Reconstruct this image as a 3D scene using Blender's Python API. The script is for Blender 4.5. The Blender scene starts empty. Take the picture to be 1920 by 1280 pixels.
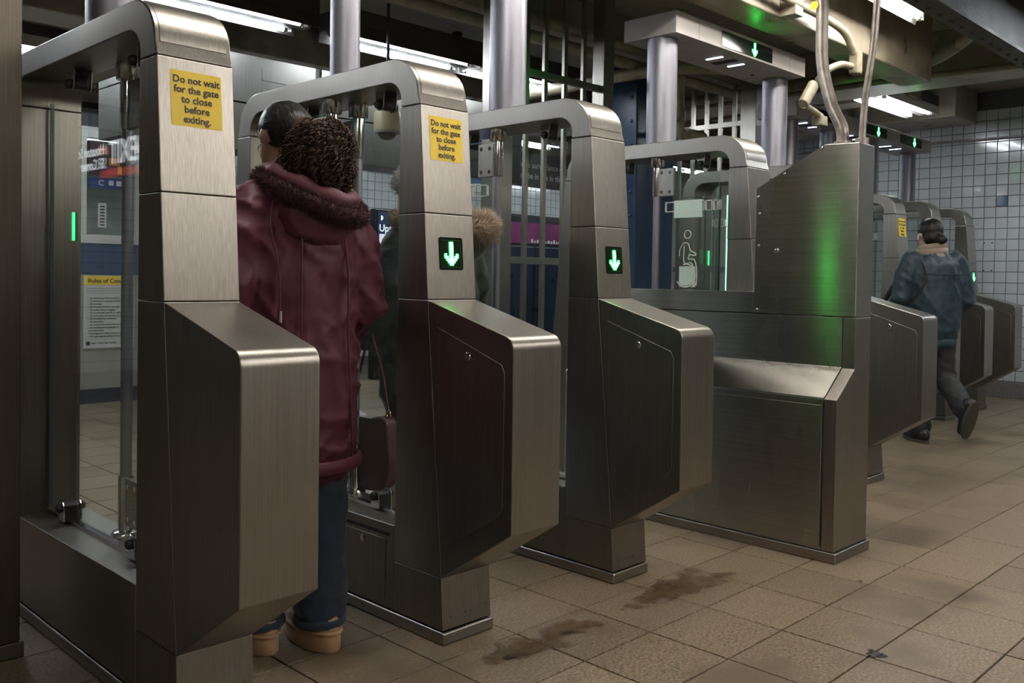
import bpy, bmesh, math, random
from mathutils import Vector, Matrix, noise
random.seed(7)
scene = bpy.context.scene
C = scene.collection

# ------------------------------------------------------------------ camera
F_PX = 1716.69
YAW, PITCH, ROLL, CY = math.radians(44.6455), math.radians(-1.26483), math.radians(.91139), 558.42
FW = Vector((math.cos(YAW)*math.cos(PITCH), math.sin(YAW)*math.cos(PITCH), math.sin(PITCH)))
RT = Vector((math.sin(YAW), -math.cos(YAW), 0)); UP = RT.cross(FW)
R2 = RT*math.cos(ROLL) + UP*math.sin(ROLL); U2 = -RT*math.sin(ROLL) + UP*math.cos(ROLL)
CAM = Vector((0, 0, 1.2))
cd = bpy.data.cameras.new('camera'); cam = bpy.data.objects.new('camera', cd); C.objects.link(cam)
cd.sensor_width = 36; cd.lens = F_PX/1920*36; cd.shift_y = (CY-640)/1920; cd.clip_start = .02
M = Matrix((R2, U2, -FW)).transposed().to_4x4(); M.translation = CAM
cam.matrix_world = M
scene.camera = cam
def proj(p):
    q = Vector(p)-CAM; d = q.dot(FW)
    if d < .05: return None
    return 960+F_PX*q.dot(R2)/d, CY-F_PX*q.dot(U2)/d, d

# ------------------------------------------------------------------ world and exposure
w = bpy.data.worlds.new('world'); scene.world = w; w.use_nodes = True
w.node_tree.nodes['Background'].inputs[0].default_value = (.6, .7, .8, 1)
w.node_tree.nodes['Background'].inputs[1].default_value = .02
scene.view_settings.view_transform = 'Standard'; scene.view_settings.look = 'None'
scene.view_settings.gamma = 1; scene.view_settings.use_curve_mapping = False
scene.view_settings.exposure = 0.14
scene.cycles.adaptive_threshold = .02; scene.cycles.max_bounces = 7; scene.cycles.diffuse_bounces = 3; scene.cycles.glossy_bounces = 4; scene.cycles.transparent_max_bounces = 24
TUBE_POWER = 52.0      # emission strength of the fluorescent tubes

# ------------------------------------------------------------------ materials
MATS = {}
def nodes_of(name):
    m = bpy.data.materials.new(name); m.use_nodes = True
    return m, m.node_tree.nodes, m.node_tree.links, m.node_tree.nodes['Principled BSDF']
def mat(name, col, rough=.5, metal=0, var=.12, vscale=6, bump=0, bscale=60, stretch=(1, 1, 1), rvar=.1, coat=0, rand=0, spec=.5, dirt=None, world=False):
    """procedural surface: colour with cloudy variation, rough variation, fine relief"""
    if name in MATS: return MATS[name]
    m, N, L, P = nodes_of(name)
    tc = N.new('ShaderNodeTexCoord'); mp = N.new('ShaderNodeMapping'); mp.inputs['Scale'].default_value = stretch
    src = N.new('ShaderNodeNewGeometry').outputs['Position'] if world else tc.outputs['Object']
    L.new(src, mp.inputs['Vector'])
    n1 = N.new('ShaderNodeTexNoise'); n1.inputs['Scale'].default_value = vscale; n1.inputs['Detail'].default_value = 4
    L.new(mp.outputs[0], n1.inputs['Vector'])
    mx = N.new('ShaderNodeMix'); mx.data_type = 'RGBA'; mx.blend_type = 'MULTIPLY'; mx.inputs[0].default_value = 1
    mx.inputs[6].default_value = (*col, 1)
    rp = N.new('ShaderNodeMapRange'); rp.inputs[1].default_value = .3; rp.inputs[2].default_value = .7
    rp.inputs[3].default_value = 1-var; rp.inputs[4].default_value = 1+var
    L.new(n1.outputs[0], rp.inputs[0])
    last = rp.outputs[0]
    if rand:
        oi = N.new('ShaderNodeObjectInfo'); r2 = N.new('ShaderNodeMapRange'); r2.inputs[3].default_value = 1-rand; r2.inputs[4].default_value = 1+rand
        L.new(oi.outputs['Random'], r2.inputs[0]); mu = N.new('ShaderNodeMath'); mu.operation = 'MULTIPLY'
        L.new(last, mu.inputs[0]); L.new(r2.outputs[0], mu.inputs[1]); last = mu.outputs[0]
    L.new(last, mx.inputs[7])
    colout = mx.outputs[2]
    if dirt:                                     # dark worn patches with a shape of their own
        dcol, dscale, thr = dirt
        n3 = N.new('ShaderNodeTexNoise'); n3.inputs['Scale'].default_value = dscale; n3.inputs['Detail'].default_value = 6
        L.new(src, n3.inputs['Vector'])
        d = N.new('ShaderNodeMapRange'); d.inputs[1].default_value = thr; d.inputs[2].default_value = thr+.15
        L.new(n3.outputs[0], d.inputs[0]); m2 = N.new('ShaderNodeMix'); m2.data_type = 'RGBA'
        L.new(d.outputs[0], m2.inputs[0]); L.new(colout, m2.inputs[6]); m2.inputs[7].default_value = (*dcol, 1); colout = m2.outputs[2]
    L.new(colout, P.inputs['Base Color'])
    rr = N.new('ShaderNodeMapRange'); rr.inputs[1].default_value = .3; rr.inputs[2].default_value = .7
    rr.inputs[3].default_value = max(.02, rough-rvar); rr.inputs[4].default_value = rough+rvar
    L.new(n1.outputs[0], rr.inputs[0]); L.new(rr.outputs[0], P.inputs['Roughness'])
    P.inputs['Metallic'].default_value = metal; P.inputs['Specular IOR Level'].default_value = spec
    P.inputs['Coat Weight'].default_value = coat
    if bump:
        n2 = N.new('ShaderNodeTexNoise'); n2.inputs['Scale'].default_value = bscale; n2.inputs['Detail'].default_value = 3
        L.new(mp.outputs[0], n2.inputs['Vector'])
        b = N.new('ShaderNodeBump'); b.inputs['Strength'].default_value = bump; b.inputs['Distance'].default_value = .01
        L.new(n2.outputs[0], b.inputs['Height']); L.new(b.outputs[0], P.inputs['Normal'])
    MATS[name] = m; return m
def steel(name, col=(.305, .285, .262), rough=.35, grain=(1, 1, .012), gscale=260, bump=.05, smear=.04, aniso=None):
    """brushed stainless steel: fine grain stretched along one axis, cloudy smears in the roughness"""
    if name in MATS: return MATS[name]
    m, N, L, P = nodes_of(name)
    tc = N.new('ShaderNodeTexCoord'); mp = N.new('ShaderNodeMapping'); mp.inputs['Scale'].default_value = grain
    L.new(tc.outputs['Object'], mp.inputs['Vector'])
    g = N.new('ShaderNodeTexNoise'); g.inputs['Scale'].default_value = gscale; g.inputs['Detail'].default_value = 3; L.new(mp.outputs[0], g.inputs['Vector'])
    s = N.new('ShaderNodeTexNoise'); s.inputs['Scale'].default_value = 4; s.inputs['Detail'].default_value = 2; s.inputs['Roughness'].default_value = .45
    m3 = N.new('ShaderNodeMapping'); m3.inputs['Scale'].default_value = (1, 1, .35); L.new(tc.outputs['Object'], m3.inputs['Vector']); L.new(m3.outputs[0], s.inputs['Vector'])
    a = N.new('ShaderNodeMapRange'); a.inputs[1].default_value = .25; a.inputs[2].default_value = .75; a.inputs[3].default_value = .84; a.inputs[4].default_value = 1.16; L.new(g.outputs[0], a.inputs[0])
    c = N.new('ShaderNodeMapRange'); c.inputs[1].default_value = .1; c.inputs[2].default_value = .9; c.inputs[3].default_value = .93; c.inputs[4].default_value = 1.06; L.new(s.outputs[0], c.inputs[0])
    mu = N.new('ShaderNodeMath'); mu.operation = 'MULTIPLY'; L.new(a.outputs[0], mu.inputs[0]); L.new(c.outputs[0], mu.inputs[1])
    mx = N.new('ShaderNodeMix'); mx.data_type = 'RGBA'; mx.blend_type = 'MULTIPLY'; mx.inputs[0].default_value = 1; mx.inputs[6].default_value = (*col, 1); L.new(mu.outputs[0], mx.inputs[7])
    L.new(mx.outputs[2], P.inputs['Base Color']); P.inputs['Metallic'].default_value = 1
    if aniso:
        tg = N.new('ShaderNodeTangent'); tg.direction_type = 'RADIAL'; tg.axis = 'Z'; L.new(tg.outputs[0], P.inputs['Tangent'])
        P.inputs['Anisotropic'].default_value = aniso[0]; P.inputs['Anisotropic Rotation'].default_value = aniso[1]
    r = N.new('ShaderNodeMapRange'); r.inputs[1].default_value = .1; r.inputs[2].default_value = .9; r.inputs[3].default_value = rough-smear*.9; r.inputs[4].default_value = rough+smear; L.new(s.outputs[0], r.inputs[0])
    L.new(r.outputs[0], P.inputs['Roughness'])
    b = N.new('ShaderNodeBump'); b.inputs['Strength'].default_value = bump; b.inputs['Distance'].default_value = .01; L.new(g.outputs[0], b.inputs['Height']); L.new(b.outputs[0], P.inputs['Normal'])
    MATS[name] = m; return m
def emit(name, col, strength):
    if name in MATS: return MATS[name]
    m, N, L, P = nodes_of(name)
    P.inputs['Base Color'].default_value = (*[min(1, c*.8) for c in col], 1); P.inputs['Emission Color'].default_value = (*col, 1)
    P.inputs['Emission Strength'].default_value = strength
    MATS[name] = m; return m
def glass(name, tint=(.93, .955, .945), refl=1.0):
    """thin architectural pane: tinted see-through plus fresnel mirror"""
    if name in MATS: return MATS[name]
    m, N, L, P = nodes_of(name); N.remove(P)
    out = N['Material Output']; t = N.new('ShaderNodeBsdfTransparent'); t.inputs[0].default_value = (*tint, 1)
    g = N.new('ShaderNodeBsdfGlossy'); g.inputs['Roughness'].default_value = .015; g.inputs[0].default_value = (refl, refl, refl, 1)
    lw = N.new('ShaderNodeLayerWeight'); lw.inputs[0].default_value = .5      # Schlick reflectance of a thin pane
    pw = N.new('ShaderNodeMath'); pw.operation = 'POWER'; pw.inputs[1].default_value = 5; L.new(lw.outputs['Facing'], pw.inputs[0])
    fr = N.new('ShaderNodeMath'); fr.operation = 'MULTIPLY_ADD'; fr.inputs[1].default_value = .9; fr.inputs[2].default_value = .04; L.new(pw.outputs[0], fr.inputs[0])
    mx = N.new('ShaderNodeMixShader'); L.new(fr.outputs[0], mx.inputs[0]); L.new(t.outputs[0], mx.inputs[1]); L.new(g.outputs[0], mx.inputs[2])
    L.new(mx.outputs[0], out.inputs[0]); MATS[name] = m; return m

STEEL = steel('brushed_steel')
STEEL_D = steel('brushed_steel_dull', (.25, .228, .20), .42)
STEEL_H = steel('brushed_steel_sideways', grain=(.02, .02, 1))
STEEL_BOX = steel('cabinet_steel', (.40, .385, .355), .27, grain=(1, .004, 1), gscale=300, bump=.010, smear=.012, aniso=(.92, .25))
CHROME = steel('polished_steel', (.62, .61, .59), .13, bump=.01, smear=.04)
SILVER = mat('silver_column_paint', (.25, .25, .29), .42, metal=.75, var=.04, bump=.06, bscale=300, rvar=.04)
BAR = steel('worn_bar_steel', (.36, .34, .31), .33, smear=.08)
RUBBER = mat('black_rubber', (.022, .022, .024), .45, bump=.1)
DARK = mat('dark_recess', (.02, .02, .02), .6)
GLASS = glass('clear_pane')
GLASS_E = mat('pane_edge', (.07, .12, .105), .15, var=.05)
BLACK_GLOSS = mat('black_display_glass', (.006, .010, .008), .12, var=.02, rvar=.02)
GREEN = emit('green_led', (.05, 1.0, .22), 3)
GREEN_W = emit('green_led_core', (.024, 1.0, .085), 32)
GREEN_DIM = mat('dim_green_led', (.01, .10, .03), .4)
LED_W = emit('white_led', (.72, .80, 1.0), 7)
GLINT_EDGE = emit('glass_edge_glint', (.48, .95, .76), 1.1)  # glint of a glass edge, put in as emission
TUBE = emit('fluorescent_tube', (.88, .95, 1.0), TUBE_POWER)
TUBE_WARM = emit('warm_fluorescent_tube', (1.0, .945, .86), TUBE_POWER)
YELLOW = mat('yellow_vinyl', (.93, .66, .03), .45, var=.04)
INK = mat('black_ink', (.02, .018, .016), .5)
WHITE = mat('white_enamel', (.60, .60, .58), .35, var=.03)
OFFWHITE = mat('header_white', (.34, .32, .31), .42, var=.03)
TILE_F = mat('terrazzo_tile', (.190, .145, .097), .47, var=.6, vscale=95, bump=.10, bscale=260, rand=.10, rvar=.12, dirt=((.105, .078, .050), 1.9, .54), world=True)
GROUT = mat('floor_grout', (.045, .038, .03), .9)
TILE_W = mat('white_wall_tile', (.50, .52, .535), .13, var=.04, rand=.05, rvar=.03, coat=.2)
TILE_B = mat('blue_wall_tile', (.05, .09, .17), .15, var=.05)
GROUT_W = mat('wall_grout', (.10, .10, .10), .85)
GRANITE = mat('grey_granite', (.14, .13, .12), .5, var=.35, vscale=70)
CEIL = mat('ceiling_paint', (.25, .23, .185), .7, var=.22, vscale=3, bump=.25, bscale=40)
BEAMP = mat('beam_paint', (.30, .265, .205), .36, var=.25, vscale=5, bump=.25, bscale=55, dirt=((.09, .075, .055), 2.6, .56))
BEAM_DK = mat('girder_paint', (.055, .05, .047), .55, var=.2, vscale=4, bump=.2)
PIPE = mat('cream_pipe_paint', (.26, .23, .165), .45, var=.25, vscale=9, dirt=((.12, .10, .07), 6, .58))
PIPE_G = mat('grey_steel_conduit', (.30, .27, .25), .42, metal=.75, var=.35, vscale=16, bump=.15)
BLUE = mat('blue_column_paint', (.018, .045, .105), .38, var=.15, vscale=5, bump=.25, bscale=30)
NAVY = mat('navy_panel', (.012, .022, .045), .35, var=.1)

# ------------------------------------------------------------------ mesh builder
class MB:
    def __init__(s): s.v = []; s.f = []
    def add(s, vs, fs):
        o = len(s.v); s.v += [tuple(p) for p in vs]; s.f += [tuple(i+o for i in q) for q in fs]; return s
    def box(s, x0, x1, y0, y1, z0, z1):
        v = [(x, y, z) for x in (x0, x1) for y in (y0, y1) for z in (z0, z1)]
        return s.add(v, [(0, 1, 3, 2), (4, 6, 7, 5), (0, 4, 5, 1), (2, 3, 7, 6), (0, 2, 6, 4), (1, 5, 7, 3)])
    def prism(s, pts, axis, a0, a1):
        def mk(a, b, t): return {'x': (t, a, b), 'y': (a, t, b), 'z': (a, b, t)}[axis]
        n = len(pts); v = [mk(a, b, a0) for a, b in pts]+[mk(a, b, a1) for a, b in pts]
        f = [tuple(range(n)), tuple(range(2*n-1, n-1, -1))]+[(i, (i+1) % n, n+(i+1) % n, n+i) for i in range(n)]
        return s.add(v, f)
    def strip(s, A, B, x0, x1, closed=False):
        """solid between two polylines A and B in the YZ plane, from x0 to x1"""
        n = len(A); v = [(x, *p) for x in (x0, x1) for P in (A, B) for p in P]
        a0, b0, a1, b1 = 0, n, 2*n, 3*n; f = []
        for i in range(n-1):
            j = i+1
            f += [(a0+i, a0+j, b0+j, b0+i), (a1+i, b1+i, b1+j, a1+j), (a0+i, a1+i, a1+j, a0+j), (b0+i, b0+j, b1+j, b1+i)]
        f += [(a0, b0, b1, a1), (a0+n-1, a1+n-1, b1+n-1, b0+n-1)]
        return s.add(v, f)
    def tube(s, path, r, n=12, ref=None, caps=True):
        path = [Vector(p) for p in path]; m = len(path)
        rs = r if isinstance(r, (list, tuple)) else [r]*m
        t0 = (path[1]-path[0]).normalized()
        a = Vector(ref) if ref else (Vector((0, 0, 1)) if abs(t0.z) < .9 else Vector((1, 0, 0)))
        u = (a-t0*a.dot(t0)).normalized(); rings = []
        for i, p in enumerate(path):
            t = (path[min(i+1, m-1)]-path[max(i-1, 0)]).normalized()
            u = (u-t*u.dot(t)).normalized(); q = t.cross(u)
            ra, rb = rs[i] if isinstance(rs[i], (list, tuple)) else (rs[i], rs[i])
            rings.append([p+u*(ra*math.cos(2*math.pi*k/n))+q*(rb*math.sin(2*math.pi*k/n)) for k in range(n)])
        return s.loft(rings, caps)
    def loft(s, rings, caps=True):
        n = len(rings[0]); v = [p for r in rings for p in r]; f = []
        for i in range(len(rings)-1):
            for k in range(n): f.append((i*n+k, i*n+(k+1) % n, (i+1)*n+(k+1) % n, (i+1)*n+k))
        if caps: f += [tuple(range(n-1, -1, -1)), tuple((len(rings)-1)*n+k for k in range(n))]
        return s.add(v, f)
    def lathe(s, prof, c=(0, 0, 0), n=20, axis='z'):
        def mk(r, h, k):
            a = 2*math.pi*k/n; p = (r*math.cos(a), r*math.sin(a), h)
            if axis == 'x': p = (h, p[0], p[1])
            if axis == 'y': p = (p[1], h, p[0])
            return (c[0]+p[0], c[1]+p[1], c[2]+p[2])
        return s.loft([[mk(r, h, k) for k in range(n)] for r, h in prof])
    def ell(s, c, r, n=14, m=9):
        rings = []
        for i in range(m):
            th = math.pi*(i+.5)/m
            rings.append([(c[0]+r[0]*math.sin(th)*math.cos(2*math.pi*k/n), c[1]+r[1]*math.sin(th)*math.sin(2*math.pi*k/n), c[2]-r[2]*math.cos(th)) for k in range(n)])
        return s.loft(rings)
    def limb(s, pts, rs, n=12, ref=None):
        """tapered limb with rounded ends"""
        P = [Vector(p) for p in pts]; d0 = (P[0]-P[1]).normalized(); d1 = (P[-1]-P[-2]).normalized()
        g = lambda r, k: tuple(x*k for x in r) if isinstance(r, (list, tuple)) else r*k
        mn = lambda r: min(r) if isinstance(r, (list, tuple)) else r
        pp = [P[0]+d0*mn(rs[0])*.85, P[0]+d0*mn(rs[0])*.5]+P+[P[-1]+d1*mn(rs[-1])*.5, P[-1]+d1*mn(rs[-1])*.85]
        rr = [g(rs[0], .4), g(rs[0], .83)]+list(rs)+[g(rs[-1], .83), g(rs[-1], .4)]
        return s.tube(pp, rr, n, ref)
    def mesh(s, name, smooth=None):
        me = bpy.data.meshes.new(name); me.from_pydata(s.v, [], s.f)
        bm = bmesh.new(); bm.from_mesh(me); bmesh.ops.recalc_face_normals(bm, faces=bm.faces); bm.to_mesh(me); bm.free()
        if smooth is not None:
            me.shade_smooth(); me.set_sharp_from_angle(angle=math.radians(smooth))
        return me
    def build(s, name, material, parent=None, smooth=35, bevel=0, seg=2, kind=None, label=None):
        return link(name, s.mesh(name, smooth), material, parent, bevel, seg, kind, label)
def link(name, me, material, parent=None, bevel=0, seg=2, kind=None, label=None):
    if material and not me.materials: me.materials.append(material)
    o = bpy.data.objects.new(name, me); C.objects.link(o)
    if parent: o.parent = parent
    if bevel:
        b = o.modifiers.new('bevel', 'BEVEL'); b.width = bevel; b.segments = seg; b.limit_method = 'ANGLE'; b.angle_limit = math.radians(28); b.harden_normals = True
    if kind: o['kind'] = kind
    if label: o['label'] = label
    return o
def tag(o, label=None, cat=None, group=None, kind=None):
    for k, v in (('label', label), ('category', cat), ('group', group), ('kind', kind)):
        if v: o[k] = v
    return o
def empty(name, loc, label, cat, group=None, rz=0):
    o = bpy.data.objects.new(name, None); C.objects.link(o); o.location = loc; o.rotation_euler = (0, 0, rz); o.empty_display_size = .1
    return tag(o, label, cat, group)
def arc(c, r, a0, a1, n):
    return [(c[0]+r*math.cos(math.radians(a0+(a1-a0)*i/n)), c[1]+r*math.sin(math.radians(a0+(a1-a0)*i/n))) for i in range(n+1)]
def rrect(x0, x1, y0, y1, r, n=5, corners=(1, 1, 1, 1)):
    p = []
    for (cx, cy, a), on in zip(((x1-r, y1-r, 0), (x0+r, y1-r, 90), (x0+r, y0+r, 180), (x1-r, y0+r, 270)), corners):
        p += arc((cx, cy), r, a, a+90, n) if on else [(cx+(r if a in (0, 270) else -r), cy+(r if a in (0, 90) else -r))]
    return p
def smoothpath(pts, n=8):
    """Catmull-Rom through the points"""
    P = [Vector(p) for p in pts]; P = [P[0]*2-P[1]]+P+[P[-1]*2-P[-2]]; out = []
    for i in range(1, len(P)-2):
        for k in range(n):
            t = k/n; a, b, c, d = P[i-1:i+3]
            out.append(.5*((2*b)+(c-a)*t+(2*a-5*b+4*c-d)*t*t+(3*b-a-3*c+d)*t**3))
    out.append(P[-2]); return out
def lettering(name, text, size, material, parent, M4, bold=0.0, align='CENTER', spacing=1.0, depth=.0006, line=1.0):
    """flat printed lettering as a mesh; M4 places the text's own XY plane"""
    cu = bpy.data.curves.new('t', 'FONT'); cu.body = text; cu.size = size; cu.align_x = align; cu.align_y = 'CENTER'
    cu.offset = bold*size; cu.extrude = depth; cu.space_character = spacing; cu.space_line = line; cu.resolution_u = 3
    t = bpy.data.objects.new('t', cu); C.objects.link(t)
    dg = bpy.context.evaluated_depsgraph_get(); me = bpy.data.meshes.new_from_object(t.evaluated_get(dg))
    bpy.data.objects.remove(t); bpy.data.curves.remove(cu)
    me.transform(M4); me.name = name; me.materials.clear()
    return link(name, me, material, parent)
def face_negY(x, y, z, tilt=0):           # text plane facing -Y
    return Matrix.Translation((x, y, z)) @ Matrix.Rotation(math.radians(90)+tilt, 4, 'X')
def face_negX(x, y, z): return Matrix.Translation((x, y, z)) @ Matrix.Rotation(math.radians(-90), 4, 'Z') @ Matrix.Rotation(math.radians(90), 4, 'X')
def face_posX(x, y, z): return Matrix.Translation((x, y, z)) @ Matrix.Rotation(math.radians(90), 4, 'Z') @ Matrix.Rotation(math.radians(90), 4, 'X')

# ------------------------------------------------------------------ the setting
floor = MB().box(-4, 14, -4, 11, -.2, -.005).build('floor', GROUT); tag(floor, 'speckled tan terrazzo tile floor with dark joints', kind='structure')
TX, TY, X0, Y0 = .3465, .303, 2.55, 1.527
def tile_mesh(name, a, b, t, ch):
    m = MB(); h = (a-.006)/2; k = (b-.006)/2
    lo = [(-h, -k, -t), (h, -k, -t), (h, k, -t), (-h, k, -t)]; md = [(x, y, -ch) for x, y, _ in lo]
    hi = [(x*(1-ch/h), y*(1-ch/k), 0) for x, y, _ in lo]
    m.loft([lo, md, hi]); return m.mesh(name)
ft = tile_mesh('tile', TX, TY, .012, .0015); ft.materials.append(TILE_F)
cells = []
for i in range(-18, 32):
    for j in range(-17, 30):
        x, y = X0+(i+.5)*TX, Y0+(j+.5)*TY
        p = proj((x, y, 0)); vis = p and -60 < p[0] < 1980 and p[1] < 1330
        cells.append((p[2] if vis else 99, x, y, vis))
cells.sort(); rest = MB()
for k, (d, x, y, vis) in enumerate(cells):
    if k < 300 and vis:
        o = bpy.data.objects.new('tile', ft); C.objects.link(o); o.parent = floor; o.location = (x, y, random.uniform(-.0008, .0004))
    else:
        h, q = (TX-.006)/2, (TY-.006)/2; rest.box(x-h, x+h, y-q, y+q, -.012, 0)
rest.build('tile_field', TILE_F, floor, smooth=None, kind='stuff')

def tiled_wall(name, plane, c, u0, u1, z0, z1, facing, window, label, holes=()):
    """tiled wall on x=c or y=c; the tiles that show in the given pixel windows are single objects"""
    s = .117; t = tile_mesh('wall_tile', s-.0005, s-.0005, .008, .002); t.materials.append(TILE_W)
    d = .15*(-facing)
    sl = MB(); a, b = sorted((c+.006*(-facing), c+d))
    sl.box(a, b, u0, u1, 0, 3.3) if plane == 'x' else sl.box(u0, u1, a, b, 0, 3.3)
    wl = sl.build(name, GROUT_W); tag(wl, label, kind='structure')
    rot = {('x', -1): (0, -math.pi/2, 0), ('x', 1): (0, math.pi/2, 0), ('y', -1): (math.pi/2, 0, 0), ('y', 1): (-math.pi/2, 0, 0)}[(plane, facing)]
    cs = []
    for i in range(int((u1-u0)/s)):
        for j in range(int((z1-z0)/s)):
            u, z = u0+(i+.5)*s, z0+(j+.5)*s; p3 = (c, u, z) if plane == 'x' else (u, c, z); p = proj(p3)
            inw = p and any(a <= p[0] <= b and e <= p[1] <= f for a, b, e, f in window)
            cs.append((p[2] if inw else 99, p3, inw))
    cs.sort(key=lambda q: q[0]); r = MB(); h = s/2-.003
    for k, (dd, p3, inw) in enumerate(cs):
        if k < 300 and inw:
            o = bpy.data.objects.new('wall_tile', t); C.objects.link(o); o.parent = wl; o.location = p3; o.rotation_euler = rot
            for (hu, hz) in holes:
                if abs((p3[1] if plane == 'x' else p3[0])-hu) < s/2 and abs(p3[2]-hz) < s/2:
                    o.data = t.copy(); o.data.materials.clear(); o.data.materials.append(TILE_B); o['label'] = 'dark blue tile'
        else:
            x, y, z = p3
            if plane == 'x': r.box(c-.002, c+.004*(-facing), y-h, y+h, z-h, z+h)
            else: r.box(x-h, x+h, c-.002, c+.004*(-facing), z-h, z+h)
    r.build('wall_tile_field', TILE_W, wl, smooth=None, kind='stuff')
    return wl
wr = tiled_wall('wall_right', 'x', 10.7, -4, 5.7, .175, 3.2, -1, [(1630, 1935, 230, 740)], 'white square tile wall at the end of the gate row', holes=((3.15, 2.09),))
for zz in (1.66, 1.36):                           # empty screw holes left in the tiles
    for yy in (3.57, 3.49, 3.36, 3.28):
        MB().lathe([(.008, 0), (.008, .004)], (10.696, yy, zz), 8, 'x').build('screw_hole', DARK, wr)
bb = MB().box(10.66, 10.72, -4, 5.7, 0, .17).build('baseboard_right', GRANITE, bevel=.006); tag(bb, 'speckled grey granite base under the white tile wall', kind='structure')
wb = tiled_wall('wall_back', 'y', 10.0, -4, 14, .12, 2.7, -1, [(575, 700, 320, 660), (880, 1080, 330, 480)], 'white square tile wall far behind the gates', holes=((6.62, 2.0), (10.9, 2.25)))
o = MB().box(-4, 14, 9.90, 10.0, 2.70, 2.90).build('trim_1', WHITE, bevel=.01); tag(o, 'white band above the far tile wall', kind='structure')
o = MB().box(-4, 14, 9.97, 10.02, 0, .12).build('baseboard_back', GRANITE); tag(o, 'granite base of the far tile wall', kind='structure')
o = MB().box(-4.2, -4, -4, 11, 0, 3.3).build('wall_left', mat('plain_wall_paint', (.30, .275, .24), .6)); tag(o, 'plain painted wall left of the gates', kind='structure')
o = MB().box(-4, 10.7, -4.2, -4, 0, 3.3).build('wall_front', MATS['plain_wall_paint']); tag(o, 'plain painted wall opposite the gates', kind='structure')
o = MB().box(13.8, 14, 5.7, 10, 0, 3.3).build('wall_far', MATS['plain_wall_paint']); tag(o, 'plain wall closing the far corner behind the gates', kind='structure')

ceil = MB().box(-4, 14, -4, 11, 3.30, 3.5).build('ceiling', CEIL); tag(ceil, 'dark grimy painted ceiling with deep beams', kind='structure')
def beam(x0, x1, y0, y1, z0, m=BEAMP, z1=3.3, bev=.012): return MB().box(x0, x1, y0, y1, z0, z1).build('beam', m, ceil, bevel=bev)
beam(-4, 7.05, 2.61, 2.84, 2.70)                           # beam over the gate row
beam(-4, 10.65, 1.90, 1.97, 2.72, BEAM_DK)                 # plate girder in front of the gates
fl = MB().box(-4, 10.65, 1.84, 1.98, 2.70, 2.72)
fl.build('girder_flange', BEAM_DK, ceil)
for k in range(40):
    x = 3.6+k*.17; MB().lathe([(.012, 0), (.011, -.010), (.006, -.014)], (x, 1.925, 2.70), 8).build('rivet', BEAM_DK, ceil)
beam(7.9, 8.42, -4, 9.8, 2.93)                             # cross beam at the far bank
beam(2.3, 2.7, 3.5, 9.8, 3.05, CEIL)
beam(-4, 14, 4.55, 4.95, 3.02, CEIL)
beam(-4, 14, 6.6, 7.0, 2.95)
beam(-4, 14, 8.9, 9.3, 2.85)
beam(-4, 10.65, -.2, .15, 2.95)
beam(10.0, 10.65, 3.45, 5.7, 2.95)
beam(8.9, 9.2, 3.5, 5.7, 3.0)

# fluorescent fittings: two tubes over a white tray
def fixture(x0, y, z, n, label, length=1.22, tubes=2, grp='fluorescent ceiling fittings', tube=None, tray=None):
    L = n*length+.06
    e = empty('ceiling_light', (x0, y, z), label, 'ceiling light', grp)
    MB().prism([(-.155, .115), (.155, .115), (.168, .03), (.160, .028), (.150, .085), (.125, .100), (.075, .100), (.035, .045), (-.035, .045), (-.075, .100), (-.125, .100), (-.150, .085), (-.160, .028), (-.168, .03)], 'x', 0, L).build('tray', tray or WHITE, e, smooth=None)
    MB().box(0, L, -.155, .155, .116, min(3.30-z, .22)).build('housing', BEAM_DK, e)
    for k in range(n):
        for yy in ((-.10, .10) if tubes == 2 else (0,)):
            a = .03+k*length+.05; b = .03+(k+1)*length-.05
            t = MB().tube([(a+.01, yy, .045), (b-.01, yy, .045)], .0165, 12).build('tube', tube or TUBE, e)
            for q, s in ((a, 1), (b, -1)):
                MB().box(q-.012, q+.012, yy-.02, yy+.02, .028, .10).build('lamp_holder', WHITE, e)
                MB().tube([(q+.012*s, yy, .045), (q+.04*s, yy, .045)], .0175, 12).build('end_cap', CHROME, e)
    return e
fixture(2.38, 2.21, 2.86, 3, 'fluorescent fitting beside the dark girder at the top right corner', tube=TUBE_WARM)
fixture(1.09, 2.21, 2.86, 1, 'fluorescent fitting beside the girder right above the nearest gates', tube=TUBE_WARM)
fixture(8.45, 3.68, 2.90, 1, 'double tube fluorescent fitting above the far gates, before the tiled wall')
fixture(6.6, 1.2, 2.98, 3, 'fluorescent fitting in front of the girder, near the tiled wall')
fixture(2.4, -.6, 2.98, 3, 'fluorescent fitting over the open floor in front of the gates', tube=TUBE_WARM)
fixture(-3.2, -.6, 2.98, 2, 'added fluorescent fitting out of view left of the camera, over the open floor', tube=TUBE_WARM)  # unseen fitting, added to brighten the left sides of the gates
fixture(1.0, -2.6, 2.98, 4, 'fluorescent fitting far behind the camera over the open floor', tube=TUBE_WARM)
fixture(-.3, 5.36, 2.80, 3, 'long fluorescent strip behind the nearest gate at the left', tray=BEAM_DK)
fixture(3.62, 5.36, 2.80, 2, 'long fluorescent strip behind the second gate at upper middle', tray=BEAM_DK)
fixture(5.2, 8.0, 2.85, 3, 'fluorescent strip over the far hall before the white tile wall')
fixture(9.4, 8.0, 2.85, 3, 'fluorescent strip over the far hall behind the barred fence')
fixture(.6, 7.6, 2.85, 2, 'fluorescent strip in front of the agent booth')

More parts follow.
